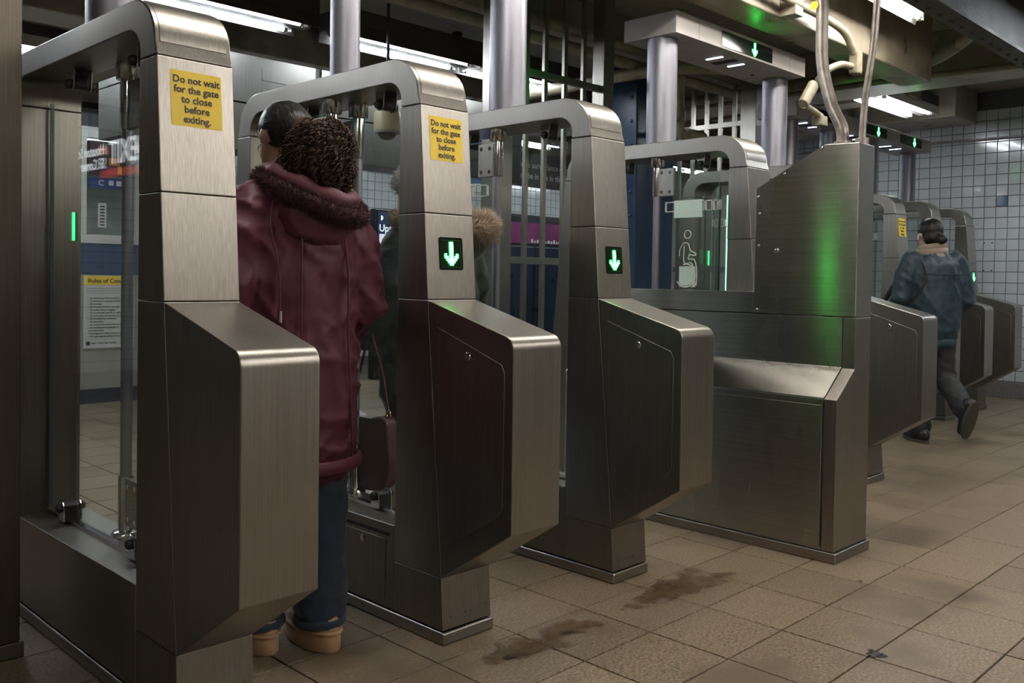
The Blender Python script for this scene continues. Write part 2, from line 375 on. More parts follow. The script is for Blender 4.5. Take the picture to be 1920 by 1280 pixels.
# ------------------------------------------------------------------ fare gates
W = .2177
SEAM = .0007
def lerp(a, b, t): return a+(b-a)*t
FRONT = [(2.222, .04), (2.234, .217), (2.321, 1.123), (2.374, 1.774)]
def front_y(z):
    for (y0, z0), (y1, z1) in zip(FRONT, FRONT[1:]):
        if z <= z1: return lerp(y0, y1, (z-z0)/(z1-z0))
    return FRONT[-1][0]
NOTICE = 'Do not wait\nfor the gate\nto close\nbefore\nexiting.'
ARROW = ["...11...", "...11...", "...11...", "...11...", "...11...", "1..11..1", "11.11.11", ".111111.", "..1111..", "...11..."]
def led_arrow(parent, cx, y, cz, h, tilt=0.0, w_scale=1.0, core=GREEN_W, name='arrow'):
    """dot matrix arrow pointing down on a -Y facing panel"""
    m = MB(); n = len(ARROW); s = h/n; T = Matrix.Translation((cx, y, cz)) @ Matrix.Rotation(tilt, 4, 'X')
    for r, row in enumerate(ARROW):
        for c, ch in enumerate(row):
            if ch != '1': continue
            x, z = (c-3.5)*s*w_scale, (n/2-r-.5)*s
            b = MB().box(x-s*.46*w_scale, x+s*.46*w_scale, -.002, .002, z-s*.46, z+s*.46)
            m.add([T @ Vector(v) for v in b.v], b.f)
    return m.build(name, core, parent, smooth=None)
def clamp(parent, x, y, z, up):
    """rubber lined glass clamp with two steel cheeks and a knob"""
    s = 1 if up else -1
    b = MB().prism([(y-.024, z), (y+.024, z), (y+.019, z+s*.052), (y+.011, z+s*.062), (y-.011, z+s*.062), (y-.019, z+s*.052)], 'x', x-.026, x+.026).build('glass_clamp', RUBBER, parent, bevel=.003)
    for q in (-1, 1):
        xa, xb = sorted((x+q*.026, x+q*.031))
        MB().prism([(y-.026, z), (y+.026, z), (y+.020, z+s*.056), (y+.011, z+s*.066), (y-.011, z+s*.066), (y-.020, z+s*.056)], 'x', xa, xb).build('clamp_cheek', CHROME, b, bevel=.001)
        MB().lathe([(.015, q*.030), (.017, q*.036), (.013, q*.046), (.004, q*.049)], (x, y, z+s*.046), 14, 'x').build('clamp_knob', RUBBER, b)
def gate(x, dy, label, sticker=False, display=False, base_panel=True, leaves=(), green_slit=True, wide=False, side_panel=True):
    g = empty('fare_gate', (x, dy, 0), label, 'fare gate', 'stainless steel fare gates')
    # arch: front and rear corners and the top beam
    yc = 2.98; mir = lambda P: [(2*yc-a, b) for a, b in reversed(P)]
    zt = 1.774+SEAM
    outer = [(FRONT[-1][0], zt), (2.386, 1.812)] + [(2.386+.150*(1-math.cos(math.radians(a))), 1.812+.133*math.sin(math.radians(a))) for a in range(10, 91, 10)]
    inner = [(2.478, zt), (2.478, 1.795)] + [(2.478+.078*(1-math.cos(math.radians(a))), 1.795+.070*math.sin(math.radians(a))) for a in range(10, 91, 10)]
    MB().strip(outer+mir(outer), inner+mir(inner), 0, W).build('arch', STEEL, g, bevel=.004, smooth=40)
    cp = outer[1:-2]; off = []
    for i, (a, b_) in enumerate(cp):
        t0, t1 = cp[max(i-1, 0)], cp[min(i+1, len(cp)-1)]; n_ = Vector((-(t1[1]-t0[1]), t1[0]-t0[0])).normalized(); off.append((a+n_.x*.0016, b_+n_.y*.0016))
    MB().strip(off, [(a+.004, b_-.003) for a, b_ in cp], .014, W-.014).build('cap_plate', STEEL, g, bevel=.0007, smooth=40)
    # front post in two panels, foot and rear post
    for z0, z1 in ((1.411+SEAM, 1.774-SEAM), (1.123+SEAM, 1.411-SEAM)):
        MB().prism([(front_y(z0), z0), (2.482, z0), (2.480, z1), (front_y(z1), z1)], 'x', 0, W).build('post_panel', STEEL, g, bevel=.0035)
    MB().prism([(front_y(.217), .217+SEAM), (2.482, .217+SEAM), (2.482, 1.123-SEAM), (front_y(1.123), 1.123-SEAM)], 'x', 0, W).build('front_post', STEEL, g, bevel=.003)
    MB().prism([(2.224, .046), (2.482, .046), (2.482, .217-SEAM), (2.236, .217-SEAM)], 'x', 0, W).build('foot', STEEL_D, g, bevel=.002)
    for zz in (.085,):
        for xx in (.035, .10, .125, .19): MB().lathe([(.0025, 0), (.0025, -.002)], (xx, 2.2245, zz+.01*(xx > .15)), 6, 'y').build('rivet_hole', DARK, g)
    MB().prism([(3.482, .046), (3.74, .046), (3.64, 1.123), (3.586, 1.774-SEAM), (3.482, 1.774-SEAM)], 'x', 0, W).build('rear_post', STEEL, g, bevel=.0035)
    # hood in front of the post
    r = .045; top = math.atan2(1.123-.992, 2.321-1.921)
    cx_, cz_ = 1.921+r, .992+r*math.tan(top)-r*(1/math.cos(top))+.020
    hood = [(2.232, .217+SEAM), (1.919, .421), (1.921, cz_)]
    a0, a1 = 180, 90+math.degrees(top)
    hood += [(cx_+r*math.cos(math.radians(lerp(a0, a1, t/8))), cz_+r*math.sin(math.radians(lerp(a0, a1, t/8)))) for t in range(1, 9)]
    hood += [(2.319, 1.121)]
    hd = MB().prism(hood, 'x', .0005, W-.0005).build('hood', STEEL, g, bevel=.004, smooth=25)
    # access panel on the hood's side, proud by the thickness of its sheet, with lock
    pan = [(2.215, .325), (1.972, .475), (1.957, .50), (1.957, .91), (1.97, .935), (2.27, 1.035), (2.285, 1.02)]
    if side_panel:
      ap = MB().prism(pan, 'x', -.0022, .002).build('access_panel', STEEL, hd, bevel=.0008)
      MB().lathe([(.014, .002), (.014, -.004), (.011, -.0065), (.005, -.0065), (.004, -.004)], (0, 2.12, .95), 16, 'x').build('lock', CHROME, hd)
    # low cabinet between the posts, plinth
    bc = MB().box(0, W, 2.484, 3.480, .046, .340).build('base_cabinet', STEEL_D, g, bevel=.004)
    if base_panel:
        MB().box(-.002, .002, 2.53, 3.43, .075, .285).build('cabinet_door', STEEL_D, bc, bevel=.001)
        MB().box(-.0016, .004, 2.51, 3.43, .298, .310).build('vent_slot', DARK, bc)
        MB().lathe([(.013, .002), (.013, -.004), (.010, -.006), (.004, -.006)], (0, 2.66, .262), 14, 'x').build('lock', CHROME, bc)
    MB().box(-.006, W+.006, 2.214, 3.748, 0, .042).build('plinth', STEEL_H, g, bevel=.008)
    MB().box(.095, .123, 2.49, 3.47, .338, .352).build('glass_channel', CHROME, g, bevel=.003)
    # fixed pane with clamps
    gp = [(y, z) for y, z in rrect(2.500, 3.462, .346, 1.842, .05, 5, (1, 1, 0, 0))]
    pane = MB().prism(gp, 'x', .103, .115).build('glass_pane', GLASS, g, smooth=None)
    MB().strip(gp[5:13]+[], [(y+.004, z-.004 if z > 1.5 else z) for y, z in gp[5:13]], .1035, .1145).build('pane_edge', GLASS_E, pane, smooth=None) if False else None
    MB().box(.103, .115, 3.458, 3.464, .36, 1.79).build('pane_edge', GLASS_E, pane, smooth=None)
    for y, z, up in ((2.70, 1.866, False), (3.20, 1.866, False), (2.70, .345, True), (3.27, .345, True)): clamp(g, .109, y, z, up)
    # hinge tubes with swinging glass leaves
    for side, d in leaves:                              # side: 'l' / 'r'; d: -1 leaf towards the front, +1 towards the rear
        tx = .045 if side == 'l' else .168; ty = 2.955
        ht = MB().tube([(tx, ty, .36), (tx, ty, 1.84)], .0185, 16).build('hinge_tube', SILVER, g)
        MB().lathe([(.023, 1.655), (.0235, 1.66), (.0235, 1.82), (.023, 1.825)], (tx, ty, 0), 18).build('upper_sleeve', CHROME, ht)
        MB().lathe([(.036, 1.812), (.038, 1.815), (.038, 1.864), (.036, 1.866)], (tx, ty, 0), 20).build('collar', CHROME, ht)
        MB().lathe([(.0235, .355), (.0235, .535), (.022, .54)], (tx, ty, 0), 18).build('lower_sleeve', CHROME, ht)
        MB().lathe([(.046, .3405), (.046, .352), (.040, .362), (.025, .366)], (tx, ty, 0), 22).build('base_ring', CHROME, ht)
        ys = ty+d*.022; ye = ty+d*.40
        lo, hi = sorted((ys+d*.014, ye))
        lp = rrect(lo, hi, .40, 1.815, .10, 7, (1, 0, 0, 0) if d > 0 else (0, 1, 0, 0))
        lf = MB().prism(lp, 'x', tx-.005, tx+.005).build('glass_leaf', GLASS, g, smooth=None)
        oy = ye; MB().box(tx-.005, tx+.005, min(oy, oy-d*.004), max(oy, oy-d*.004)+.0006, .42, 1.71).build('leaf_edge', GLASS_E, lf, smooth=None)
        for z0, z1 in ((1.655, 1.805), (.385, .535)):
            a, b = sorted((ys-d*.003, ys+d*.095))
            hp = MB().box(tx-.011, tx+.011, a, b, z0, z1).build('hinge_plate', STEEL, lf, bevel=.002)
            for yy in (.25, .8):
                for zz in (.15, .85):
                    MB().lathe([(.009, -.012), (.009, .012)], (tx, lerp(a, b, yy), lerp(z0, z1, zz)), 10, 'x').build('plate_bolt', CHROME, lf)
        # printed row of shrinking outlined boxes on the leaf
        yy = ys+d*.04
        for k, wd in enumerate((.10, .07, .06, .04, .025, .012)):
            ym = yy+d*wd
            for zc in (1.595,):
                a, b = sorted((yy, ym)); q = MB()
                for (c0, c1, e0, e1) in ((a, b, zc-.027, zc-.023), (a, b, zc+.023, zc+.027), (a, a+.003, zc-.027, zc+.027), (b-.003, b, zc-.027, zc+.027)):
                    q.box(tx-.0062, tx+.0062, c0, c1, e0, e1)
                q.build('printed_box', WHITE, lf, smooth=None)
            yy = ym+d*.008
        if wide:
            fr = mat('frosted_film', (.50, .66, .60), .55, var=.03)
            MB().box(tx-.0059, tx+.0059, 2.66, 2.835, 1.535, 1.628).build('frosted_film', fr, lf, smooth=None)
            MB().box(tx-.0059, tx+.0059, 2.70, 2.795, 1.165, 1.275).build('frosted_film', fr, lf, smooth=None)
            ic = MB(); xx = tx-.007; S = lambda pts, r=.0028: ic.tube(smoothpath([(xx, a, b) for a, b in pts], 5), r, 6)
            yo, zo = 2.745, 1.245
            circ = lambda cy, cz, r, a0, a1: [(cy+r*math.cos(math.radians(a0+(a1-a0)*k/10)), cz+r*math.sin(math.radians(a0+(a1-a0)*k/10))) for k in range(11)]
            S(circ(yo, zo+.20, .021, 0, 360))                                   # head
            S([(yo+.022, zo+.155), (yo+.045, zo+.125), (yo+.050, zo+.085)]); S([(yo+.022, zo+.155), (yo-.005, zo+.15), (yo-.02, zo+.115), (yo-.05, zo+.10), (yo-.05, zo+.088), (yo-.012, zo+.092)])
            S([(yo+.02, zo+.14), (yo+.018, zo+.05), (yo-.03, zo+.045), (yo-.045, zo-.03), (yo-.055, zo-.07), (yo-.04, zo-.07), (yo-.028, zo-.03)]); S([(yo-.012, zo+.092), (yo-.008, zo+.068), (yo-.045, zo+.065), (yo-.062, zo+.0), (yo-.06, zo-.07)])
            S(circ(yo+.008, zo-.02, .062, 75, 330)); S(circ(yo+.008, zo-.02, .050, 85, 320), .0022)
            ic.build('wheelchair_symbol', WHITE, lf)
    if green_slit:
        MB().box(W-.032, W-.024, 3.476, 3.4835, 1.31, 1.412).build('status_light', GREEN, g, bevel=.001)
        MB().box(W-.022, W-.016, 3.478, 3.4832, 1.31, 1.412).build('status_light_lens', GREEN_DIM, g)
    if sticker:
        z0, z1 = 1.592, 1.741; y0, y1 = front_y(z0)-.0012, front_y(z1)-.0012; x0, x1 = .035, .180
        st = MB().add([(x0, y0, z0), (x1, y0, z0), (x1, y1, z1), (x0, y1, z1)], [(0, 1, 2, 3)]).add([(x0, y0+.001, z0), (x1, y0+.001, z0), (x1, y1+.001, z1), (x0, y1+.001, z1)], [(0, 1, 2, 3)]).build('sticker', YELLOW, g, smooth=None, label='yellow notice sticker')
        tilt = -math.atan2(y1-y0, z1-z0)
        lettering('notice_text', NOTICE, .0272, INK, st, face_negY((x0+x1)/2, (y0+y1)/2-.0008, (z0+z1)/2-.003, tilt), bold=.022, line=.98, depth=.0003)
    if display:
        zc = 1.278; z0, z1 = zc-.055, zc+.055; y0, y1 = front_y(z0)-.0015, front_y(z1)-.0015; tilt = -math.atan2(y1-y0, z1-z0)
        pts = rrect(.056, .162, z0, z1, .008, 4)
        fy = lambda z, e: front_y(z)-e
        v = [(a, fy(b, .0018), b) for a, b in pts]+[(a, fy(b, -.003), b) for a, b in pts]; n = len(pts)
        dp = MB().add(v, [tuple(range(n)), tuple(range(2*n-1, n-1, -1))]+[(i, (i+1) % n, n+(i+1) % n, n+i) for i in range(n)]).build('display', BLACK_GLOSS, g, smooth=None)
        led_arrow(dp, .109, front_y(zc)-.0035, zc, .080, tilt, .92)
        dd = MB()
        for k in range(14):
            for (a, b) in ((.067+k*.0066, z1-.010), (.067+k*.0066, z0+.009), (.152, z0+.015+k*.006)):
                yy = front_y(b)-.0022; dd.box(a-.0011, a+.0011, yy-.0006, yy+.0006, b-.0011, b+.0011)
        dd.build('led_dots', GREEN_DIM, dp, smooth=None)
    return g
gate(1.059, 0, 'nearest fare gate at the left, yellow notice on its post and no lit arrow', sticker=True, base_panel=False, side_panel=False, leaves=(('r', -1),))
g2 = gate(1.955, 0, 'second fare gate, right of the maroon coat, with yellow notice and green arrow', sticker=True, display=True, leaves=(('l', 1), ('r', 1)))
gate(2.842, 0, 'third fare gate with green arrow but no yellow notice', display=True, leaves=(('l', 1),))
gate(4.082, .02, 'wide accessible fare gate behind the tall steel cabinet, wheelchair symbol on its glass', leaves=(('l', -1),), wide=True)
g5 = gate(5.38, .078, 'fare gate whose hood shows just right of the tall steel cabinet', leaves=(('l', 1),))
gate(7.549, .676, 'far fare gate with yellow notice, left of the walking person in teal', sticker=True, leaves=(('l', -1),), wide=True)
gate(8.40, .693, 'far fare gate half hidden behind the walking person in teal', leaves=(('l', 1),))
gate(9.393, .74, 'farthest fare gate, next to the white tiled wall, small green arrow', display=True)
lf2 = [o for o in g2.children if o.name.startswith('glass_leaf')][-1]
yl = MB().box(.1615, .1745, 2.995, 3.115, 1.45, 1.62).build('yellow_label', YELLOW, g2, smooth=None)
MB().prism([(3.010, 1.585), (3.040, 1.585), (3.025, 1.612)], 'x', .1608, .1752).build('warning_triangle', INK, yl, smooth=None)
MB().box(.040, .050, 3.245, 3.252, .42, 1.78).build('edge_glint', GLINT_EDGE, g5, smooth=None)  # bright reflection on the leaf's glass edge, drawn as a glowing strip

# ------------------------------------------------------------------ overhead signs on silver columns
def column(x, y, r, z1, label, z0=1.945):
    e = empty('support_column', (x, y, z0), label, 'column', 'silver columns on the gate arches')
    MB().lathe([(r+.008, 0), (r+.008, .006), (r, .008), (r, z1-z0-.001)], n=36).build('shaft', SILVER, e)
    return e
column(1.172, 2.94, .082, 3.295, 'silver round column rising from the nearest gate at the left edge')
column(2.064, 2.965, .057, 3.295, 'slim silver round column rising from the second gate behind the maroon coat')
column(2.951, 2.965, .084, 3.295, 'silver round column rising from the third gate beside the barred fence')
column(4.191, 3.00, .083, 2.525, 'silver column under the left end of the nearer arrow header')
column(5.489, 3.03, .081, 2.525, 'silver column under the right end of the nearer arrow header')
def header(x0, x1, y0, label, displays, strips, rear=False):
    z0, z1, dp = 2.525, 2.645, .35
    e = empty('overhead_sign', (x0, y0, z0), label, 'sign', 'white overhead arrow headers'); L = x1-x0
    MB().box(0, L, 0, dp, 0, z1-z0).build('housing', OFFWHITE, e, bevel=.003)
    for sx in (.22, L-.20):
        MB().box(sx-.001, sx+.001, -.0008, dp, -.0008, z1-z0+.0005).build('seam', mat('seam_grey', (.2, .2, .2), .6), e, smooth=None)
    for a, b, ar in displays:
        d = MB().box(a-x0, b-x0, -.003, .004, .012, .100).build('display', BLACK_GLOSS, e, bevel=.001)
        led_arrow(d, ar-x0, -.0045, .056, .078, 0, .85)
        if rear:
            d = MB().box(a-x0, b-x0, dp-.004, dp+.003, .012, .100).build('display', BLACK_GLOSS, e, bevel=.001)
            led_arrow(d, ar-x0-.2, dp+.0045, .056, .078, 0, .85)
    for s in strips:
        for q in (-.12, .12):
            MB().box(s-x0+q-.009, s-x0+q+.009, .105, .215, -.003, .003).build('led_strip', LED_W, e, smooth=None)
        MB().box(s-x0-.032, s-x0+.032, .085, .245, -.002, .003).build('sensor_window', DARK, e)
        MB().lathe([(.012, -.004), (.012, .003)], (s-x0+.42, .22, 0), 12).build('sensor_eye', DARK, e)
    return e
header(4.10, 5.55, 2.85, 'nearer white overhead header with one green arrow, above the tall steel cabinet', [(4.55, 5.12, 4.91)], [4.85], rear=True)
header(6.75, 9.57, 3.53, 'farther white overhead header with three green arrows, before the tiled wall', [(7.12, 7.52, 7.38), (8.0, 8.48, 8.29), (8.79, 9.31, 9.13)], [7.25, 8.12, 8.95])
for x, y, lb in ((6.95, 3.70, 'silver column under the left end of the farther arrow header'), (7.66, 3.70, 'silver column on the far gate with the yellow notice'), (8.51, 3.70, 'silver column on the far gate behind the walking person'), (9.47, 3.72, 'silver column nearest the tiled wall under the farther header')):
    column(x, y, .075, 2.525, lb, z0=1.945 if x > 7 else 0)

# ------------------------------------------------------------------ tall steel cabinet with conduits
cb = empty('steel_cabinet', (3.741, 1.742, 0), 'tall stainless steel equipment cabinet with slanted top and green glints', 'cabinet')
def at_cab(ob): ob.location = (-3.741, -1.742, 0); return ob
XL, XU, XR = 3.741, 3.905, 4.062
at_cab(MB().box(XL-.012, XR+.012, 1.728, 3.30, 0, .045).build('plinth', STEEL_H, cb, bevel=.006))
prof = [(XL, .047), (XR+.004, .047), (XR, 1.048), (XU, 1.048), (XU, .822), (XL, .70)]
at_cab(MB().prism(prof, 'y', 1.742, 1.80).build('front_frame', STEEL, cb, bevel=.003))
at_cab(MB().prism([(XL+.004, .047)]+[(XR+.004, .047), (XR, 1.048), (XU+.003, 1.048), (XU+.003, .826), (XL+.004, .704)], 'y', 1.803, 3.28).build('body', STEEL_BOX, cb, bevel=.002))
dr = at_cab(MB().box(XL, XL+.01, 1.808, 3.26, .062, .672).build('lower_door', STEEL_BOX, cb, bevel=.002))
at_cab(MB().box(XL+.001, XL+.01, 1.803, 3.28, .680, .699).build('door_rail', STEEL_BOX, cb, bevel=.001))
at_cab(MB().box(XL+.0005, XL+.008, 1.802, 1.8065, .062, .676).build('door_gap', DARK, cb))
at_cab(MB().box(XU, XR, 2.245, 3.26, 1.052, 1.152).build('rear_shelf', STEEL_BOX, cb, bevel=.002))
up = at_cab(MB().prism([(1.742, 1.052), (2.240, 1.052), (2.237, 1.640), (1.905, 1.818), (1.742, 1.814)], 'x', XU-.004, XR).build('upper_housing', STEEL_BOX, cb, bevel=.003))
pn = MB().prism([(1.822, 1.088), (2.172, 1.088), (2.172, 1.604), (1.822, 1.600)], 'x', XU-.0058, XU).build('service_door', STEEL_BOX, up, bevel=.0008)
for y, z in ((2.232, 1.60), (1.92, 1.803), (2.10, 1.70), (2.225, 1.52), (2.225, 1.37), (2.228, 1.07)):
    MB().lathe([(.0065, .001), (.0065, -.003), (.004, -.0045)], (XU-.004, y-.008, z), 10, 'x').build('screw', CHROME, up)
MB().lathe([(.012, .001), (.012, -.004), (.009, -.006), (.004, -.006)], (XU-.006, 2.122, 1.345), 14, 'x').build('lock', CHROME, up)
def conduit(name, pts, r, material, label, grp=None, fit=()):
    e = empty(name, tuple(pts[0]), label, 'pipe', grp); l = -Vector(pts[0])
    p = MB().tube(smoothpath(pts, 8), r, 14).build('pipe', material, e); p.location = l
    for a, b, k in fit:
        q = MB().tube([a, b], r*k, 14).build('coupling', material, e, bevel=.002); q.location = l
    return e
cn = conduit('steel_conduit', [(4.0, 1.865, 1.815), (4.0, 1.87, 1.90), (4.0, 1.925, 2.02), (4.0, 1.972, 2.22), (4.0, 1.98, 2.50), (4.0, 2.03, 2.75), (4.0, 2.10, 3.0), (4.0, 2.10, 3.255)], .028, PIPE_G, 'thick grey conduit bending up from the tall cabinet, yellow tag on it', fit=[((4.0, 1.865, 1.816), (4.0, 1.866, 1.84), 1.35)])
tg = MB().lathe([(.020, -.001), (.020, .001)], (0, 0, 0), 18, 'x').build('tag', YELLOW, cn, label='round yellow tag'); tg.location = (-.034, .135, .655)
conduit('steel_conduit', [(4.0, 1.775, 1.818), (4.0, 1.772, 1.92), (4.0, 1.76, 2.06), (4.0, 1.735, 2.25), (4.0, 1.722, 2.45), (4.0, 1.715, 2.7)], .0155, PIPE_G, 'thin grey conduit rising from the tall cabinet, right of the thick one', fit=[((4.0, 1.775, 1.815), (4.0, 1.775, 1.845), 1.9)])
# cream conduit with pull boxes fixed to the front of the beam
e = conduit('cream_conduit', [(3.9, 2.56, 2.84), (4.67, 2.53, 2.775), (5.11, 2.52, 2.757), (5.37, 2.51, 2.72), (5.49, 2.50, 2.615)], .024, PIPE, 'cream conduit dropping from the beam into a pull box, upper right')
q = MB().box(-.033, .033, -.033, .033, -.075, .07).build('pull_box', PIPE, e, bevel=.012); q.location = (1.615, -.06, -.28)
MB().box(.86, .95, -.05, .05, -.14, .09).build('hanger', PIPE, e, bevel=.004)
e = conduit('cream_conduit', [(5.450, 2.50, 2.525), (5.31, 2.5, 2.512), (5.14, 2.5, 2.45), (5.03, 2.5, 2.375)], .021, PIPE, 'cream conduit sloping down from the pull box to an elbow fitting')
q = MB().tube([(0, 0, .085), (0, 0, -.095)], [(.038, .030)]*2, 12).build('elbow_box', PIPE, e, bevel=.013); q.location = (-.535, 0, -.25); q.rotation_euler = (0, .75, 0)
e = conduit('cream_conduit', [(4.865, 2.5, 2.205), (4.97, 2.51, 2.195), (5.11, 2.52, 2.177)], .019, PIPE, 'short cream conduit leaving the elbow fitting toward the far header')
q = MB().box(-.03, .045, -.032, .032, -.028, .032).build('end_box', PIPE, e, bevel=.008); q.location = (.23, .02, -.06)
# pipe runs along the cross beam
conduit('ceiling_pipe', [(7.42, 8.8, 2.90), (7.40, 5, 2.90), (7.36, 3.5, 2.90), (7.33, 2.95, 2.90), (7.16, 2.62, 2.905), (6.80, 2.30, 2.92), (6.5, 2.08, 2.93)], .048, PIPE, 'thick cream pipe curving along the ceiling at upper right', fit=[((7.345, 3.02, 2.90), (7.335, 2.97, 2.90), 1.25)])
conduit('ceiling_pipe', [(7.72, 8.8, 2.905), (7.70, 3.7, 2.905), (7.80, 2.3, 2.905), (7.80, 2.05, 2.905)], .026, PIPE, 'thin straight cream pipe below the thick one along the cross beam')
conduit('ceiling_pipe', [(5.7, 8.8, 2.78), (5.72, 6.0, 2.78), (5.75, 4.2, 2.80), (6.3, 3.75, 2.84)], .05, PIPE, 'dull pipe under the ceiling behind the nearer arrow header')
conduit('ceiling_pipe', [(-3.8, 4.36, 2.98), (3.0, 4.36, 2.98), (7.6, 4.36, 2.98)], .045, PIPE, 'upper cream pipe running behind the barred fence, tinted green')
conduit('ceiling_pipe', [(-3.8, 4.36, 2.86), (3.0, 4.36, 2.86), (7.6, 4.36, 2.86)], .04, PIPE, 'lower cream pipe running behind the barred fence')
conduit('riser_pipe', [(6.02, 4.14, 3.299), (6.02, 4.14, 2.45), (6.05, 4.14, 2.36), (6.2, 4.12, 2.33), (6.85, 4.12, 2.33)], .040, PIPE, 'cream riser pipe with an elbow, behind the column of the nearer header', fit=[((6.02, 4.14, 2.52), (6.02, 4.14, 2.44), 1.3), ((6.10, 4.12, 2.33), (6.30, 4.12, 2.33), 1.7), ((6.45, 4.12, 2.33), (6.50, 4.12, 2.33), 1.25)])
conduit('wall_conduit', [(10.66, 5.6, 2.80), (10.66, 1.5, 2.77)], .012, PIPE_G, 'thin dark conduit running across the white tile wall')
conduit('cream_conduit', [(8.65, 4.15, 3.299), (8.65, 4.15, 2.95), (8.70, 4.12, 2.75), (8.80, 4.10, 2.66)], .03, PIPE, 'cream conduit curving down behind the farther arrow header')

# ------------------------------------------------------------------ fences, posts, far hall
def fence(name, p0, axis, bars, posts, rails, z1, label, bw=.022):
    e = empty(name, p0, label, 'fence', 'barred steel fences behind the gates')
    def bx(u0, u1, t, z0, z1): return MB().box(u0, u1, -t, t, z0, z1) if axis == 'x' else MB().box(-t, t, u0, u1, z0, z1)
    for u in bars: bx(u-bw, u+bw, .012, .06, z1).build('bar', BAR, e, bevel=.002)
    for u, hw in posts: bx(u-hw, u+hw, .05, 0, z1).build('post', BAR, e, bevel=.004)
    for z, u0, u1 in rails: bx(u0, u1, .016, z-.022, z+.022).build('rail', BAR, e, bevel=.002)
    return e
fence('barred_fence', (3.84, 4.02, 0), 'x', [.33, .50, .69, .88], [(.08, .085), (1.09, .055)], [(1.31, .165, 1.035), (2.50, .165, 1.035), (.12, .165, 1.035)], 3.295, 'barred steel fence rising to the ceiling behind the third gate', bw=.017)
fence('barred_fence', (7.0, 4.02, 0), 'y', [.22, .36, .50, .64, .78], [(.06, .075)], [(2.56, .13, .82), (1.3, .13, .82), (.12, .13, .82)], 2.9, 'barred steel fence running away behind the accessible gate', bw=.018)
# steel post cut by the left edge of the picture
sp = empty('steel_post', (.80, 2.95, 0), 'tall dull steel post at the left edge in front of the nearest gate', 'post')
MB().box(-.10, .142, .10, .20, .05, 3.295).build('shaft', steel('dark_post_steel', (.15, .13, .11), .42), sp, bevel=.004)
MB().box(-.105, .153, .096, .204, 0, .05).build('base', STEEL_D, sp, bevel=.004)

# stainless fascia of a rolling gate under the left light strip
fa = empty('shutter_housing', (2.35, 5.78, 2.05), 'stainless rolling shutter housing below the light strip, upper left', 'housing')
SHUT = steel('dull_shutter_steel', (.17, .165, .155), .45)
for x in (.3, 2.9): MB().box(x, x+.06, .12, .18, .66, 1.25).build('hanger', BEAM_DK, fa)
for x0, x1 in ((0, 1.42), (1.47, 3.6)):
    MB().box(x0, x1, 0, .35, .33, .66).build('fascia_panel', SHUT, fa, bevel=.004)
    MB().box(x0, x1, .01, .35, 0, .325).build('fascia_panel', SHUT, fa, bevel=.004)
MB().box(.98, 1.18, -.004, .004, .50, .59).build('vent_plate', SHUT, fa, bevel=.001)
MB().box(1.42, 1.47, .02, .34, 0, .66).build('fascia_gap', DARK, fa)
# agent booth seen through the first gate's glass
bo = empty('agent_booth', (2.3, 8.54, 0), 'white framed agent booth with blue band behind the nearest gate', 'booth')
grey = mat('booth_grey', (.30, .29, .25), .5, var=.05)
MB().box(0, 2.6, 0, .05, .13, 1.17).build('lower_panel', grey, bo)
MB().box(0, 2.6, -.02, .05, 0, .13).build('kick_plate', NAVY, bo)
MB().box(0, 2.6, -.004, .05, 1.17, 1.45).build('blue_band', mat('booth_blue', (.02, .055, .12), .35), bo)
MB().box(0, 2.6, -.02, .06, 1.45, 1.53).build('window_sill', WHITE, bo, bevel=.004)
MB().box(0, 2.6, -.02, .06, 2.40, 2.50).build('window_head', WHITE, bo, bevel=.004)
MB().box(0, 2.6, 0, 1.2, 2.5, 2.62).build('roof', mat('booth_roof', (.05, .055, .065), .5), bo)
for x0, x1 in ((0, .08), (.78, .87), (1.32, 1.40), (2.5, 2.6)): MB().box(x0, x1, -.02, .06, 1.53, 2.40).build('mullion', WHITE, bo, bevel=.003)
for x0, x1 in ((.08, .78), (.87, 1.32), (1.40, 2.5)): MB().box(x0, x1, .01, .018, 1.53, 2.40).build('window_pane', GLASS, bo, smooth=None)
MB().box(0, 2.6, 1.15, 1.2, .1, 2.5).build('back_wall', mat('booth_inside', (.42, .44, .38), .6), bo)
MB().box(.05, 2.55, .10, .60, 1.40, 1.46).build('counter', grey, bo)
bs = MB().box(.90, 1.19, -.005, 0.009, 1.955, 2.05).build('blue_strip_sign', mat('sign_blue', (.03, .05, .16), .4), bo)
lettering('sign_mark', 'C', .07, WHITE, bs, face_negY(1.0, -.006, 2.0), bold=.02)
for x in (1.09, 1.16): MB().box(x-.022, x+.022, -.0062, -.004, 1.985, 2.03).build('white_square', WHITE, bs)
MB().box(.90, 1.28, -.004, .009, 2.07, 2.38).build('dark_poster', mat('poster_dark', (.05, .035, .04), .5), bo)
for k, (c, x, z) in enumerate((((.35, .08, .03), 1.02, 2.30), ((.45, .16, .04), 1.12, 2.20), ((.5, .35, .05), 1.20, 2.13), ((.25, .06, .10), 1.10, 2.12))):
    MB().box(x-.05, x+.05, -.0055, -.003, z-.035, z+.035).build('poster_patch', mat('poster_patch_%d' % k, c, .5), bo)
st = MB().box(.98, 1.05, -.002, .009, 1.60, 1.82).build('paper_strip', WHITE, bo)
for k in range(7): MB().box(.995, 1.035, -.004, -.0015, 1.615+k*.028, 1.628+k*.028).build('strip_mark', INK, st)
e = MB().box(1.5, 1.85, .45, .5, 1.5, 1.75).build('monitor', emit('blue_monitor', (.10, .25, .6), .8), bo)
po = empty('rules_poster', (3.15, 8.535, .50), 'white rules poster with yellow heading on the agent booth', 'poster')
MB().box(0, .46, -.006, 0, 0, .66).build('sheet', mat('poster_paper', (.62, .62, .60), .5, var=.03), po)
MB().box(.005, .455, -.008, -.005, .575, .655).build('heading_band', YELLOW, po)
lettering('heading_text', 'Rules of Conduct', .055, INK, po, face_negY(.23, -.009, .612), bold=.018)
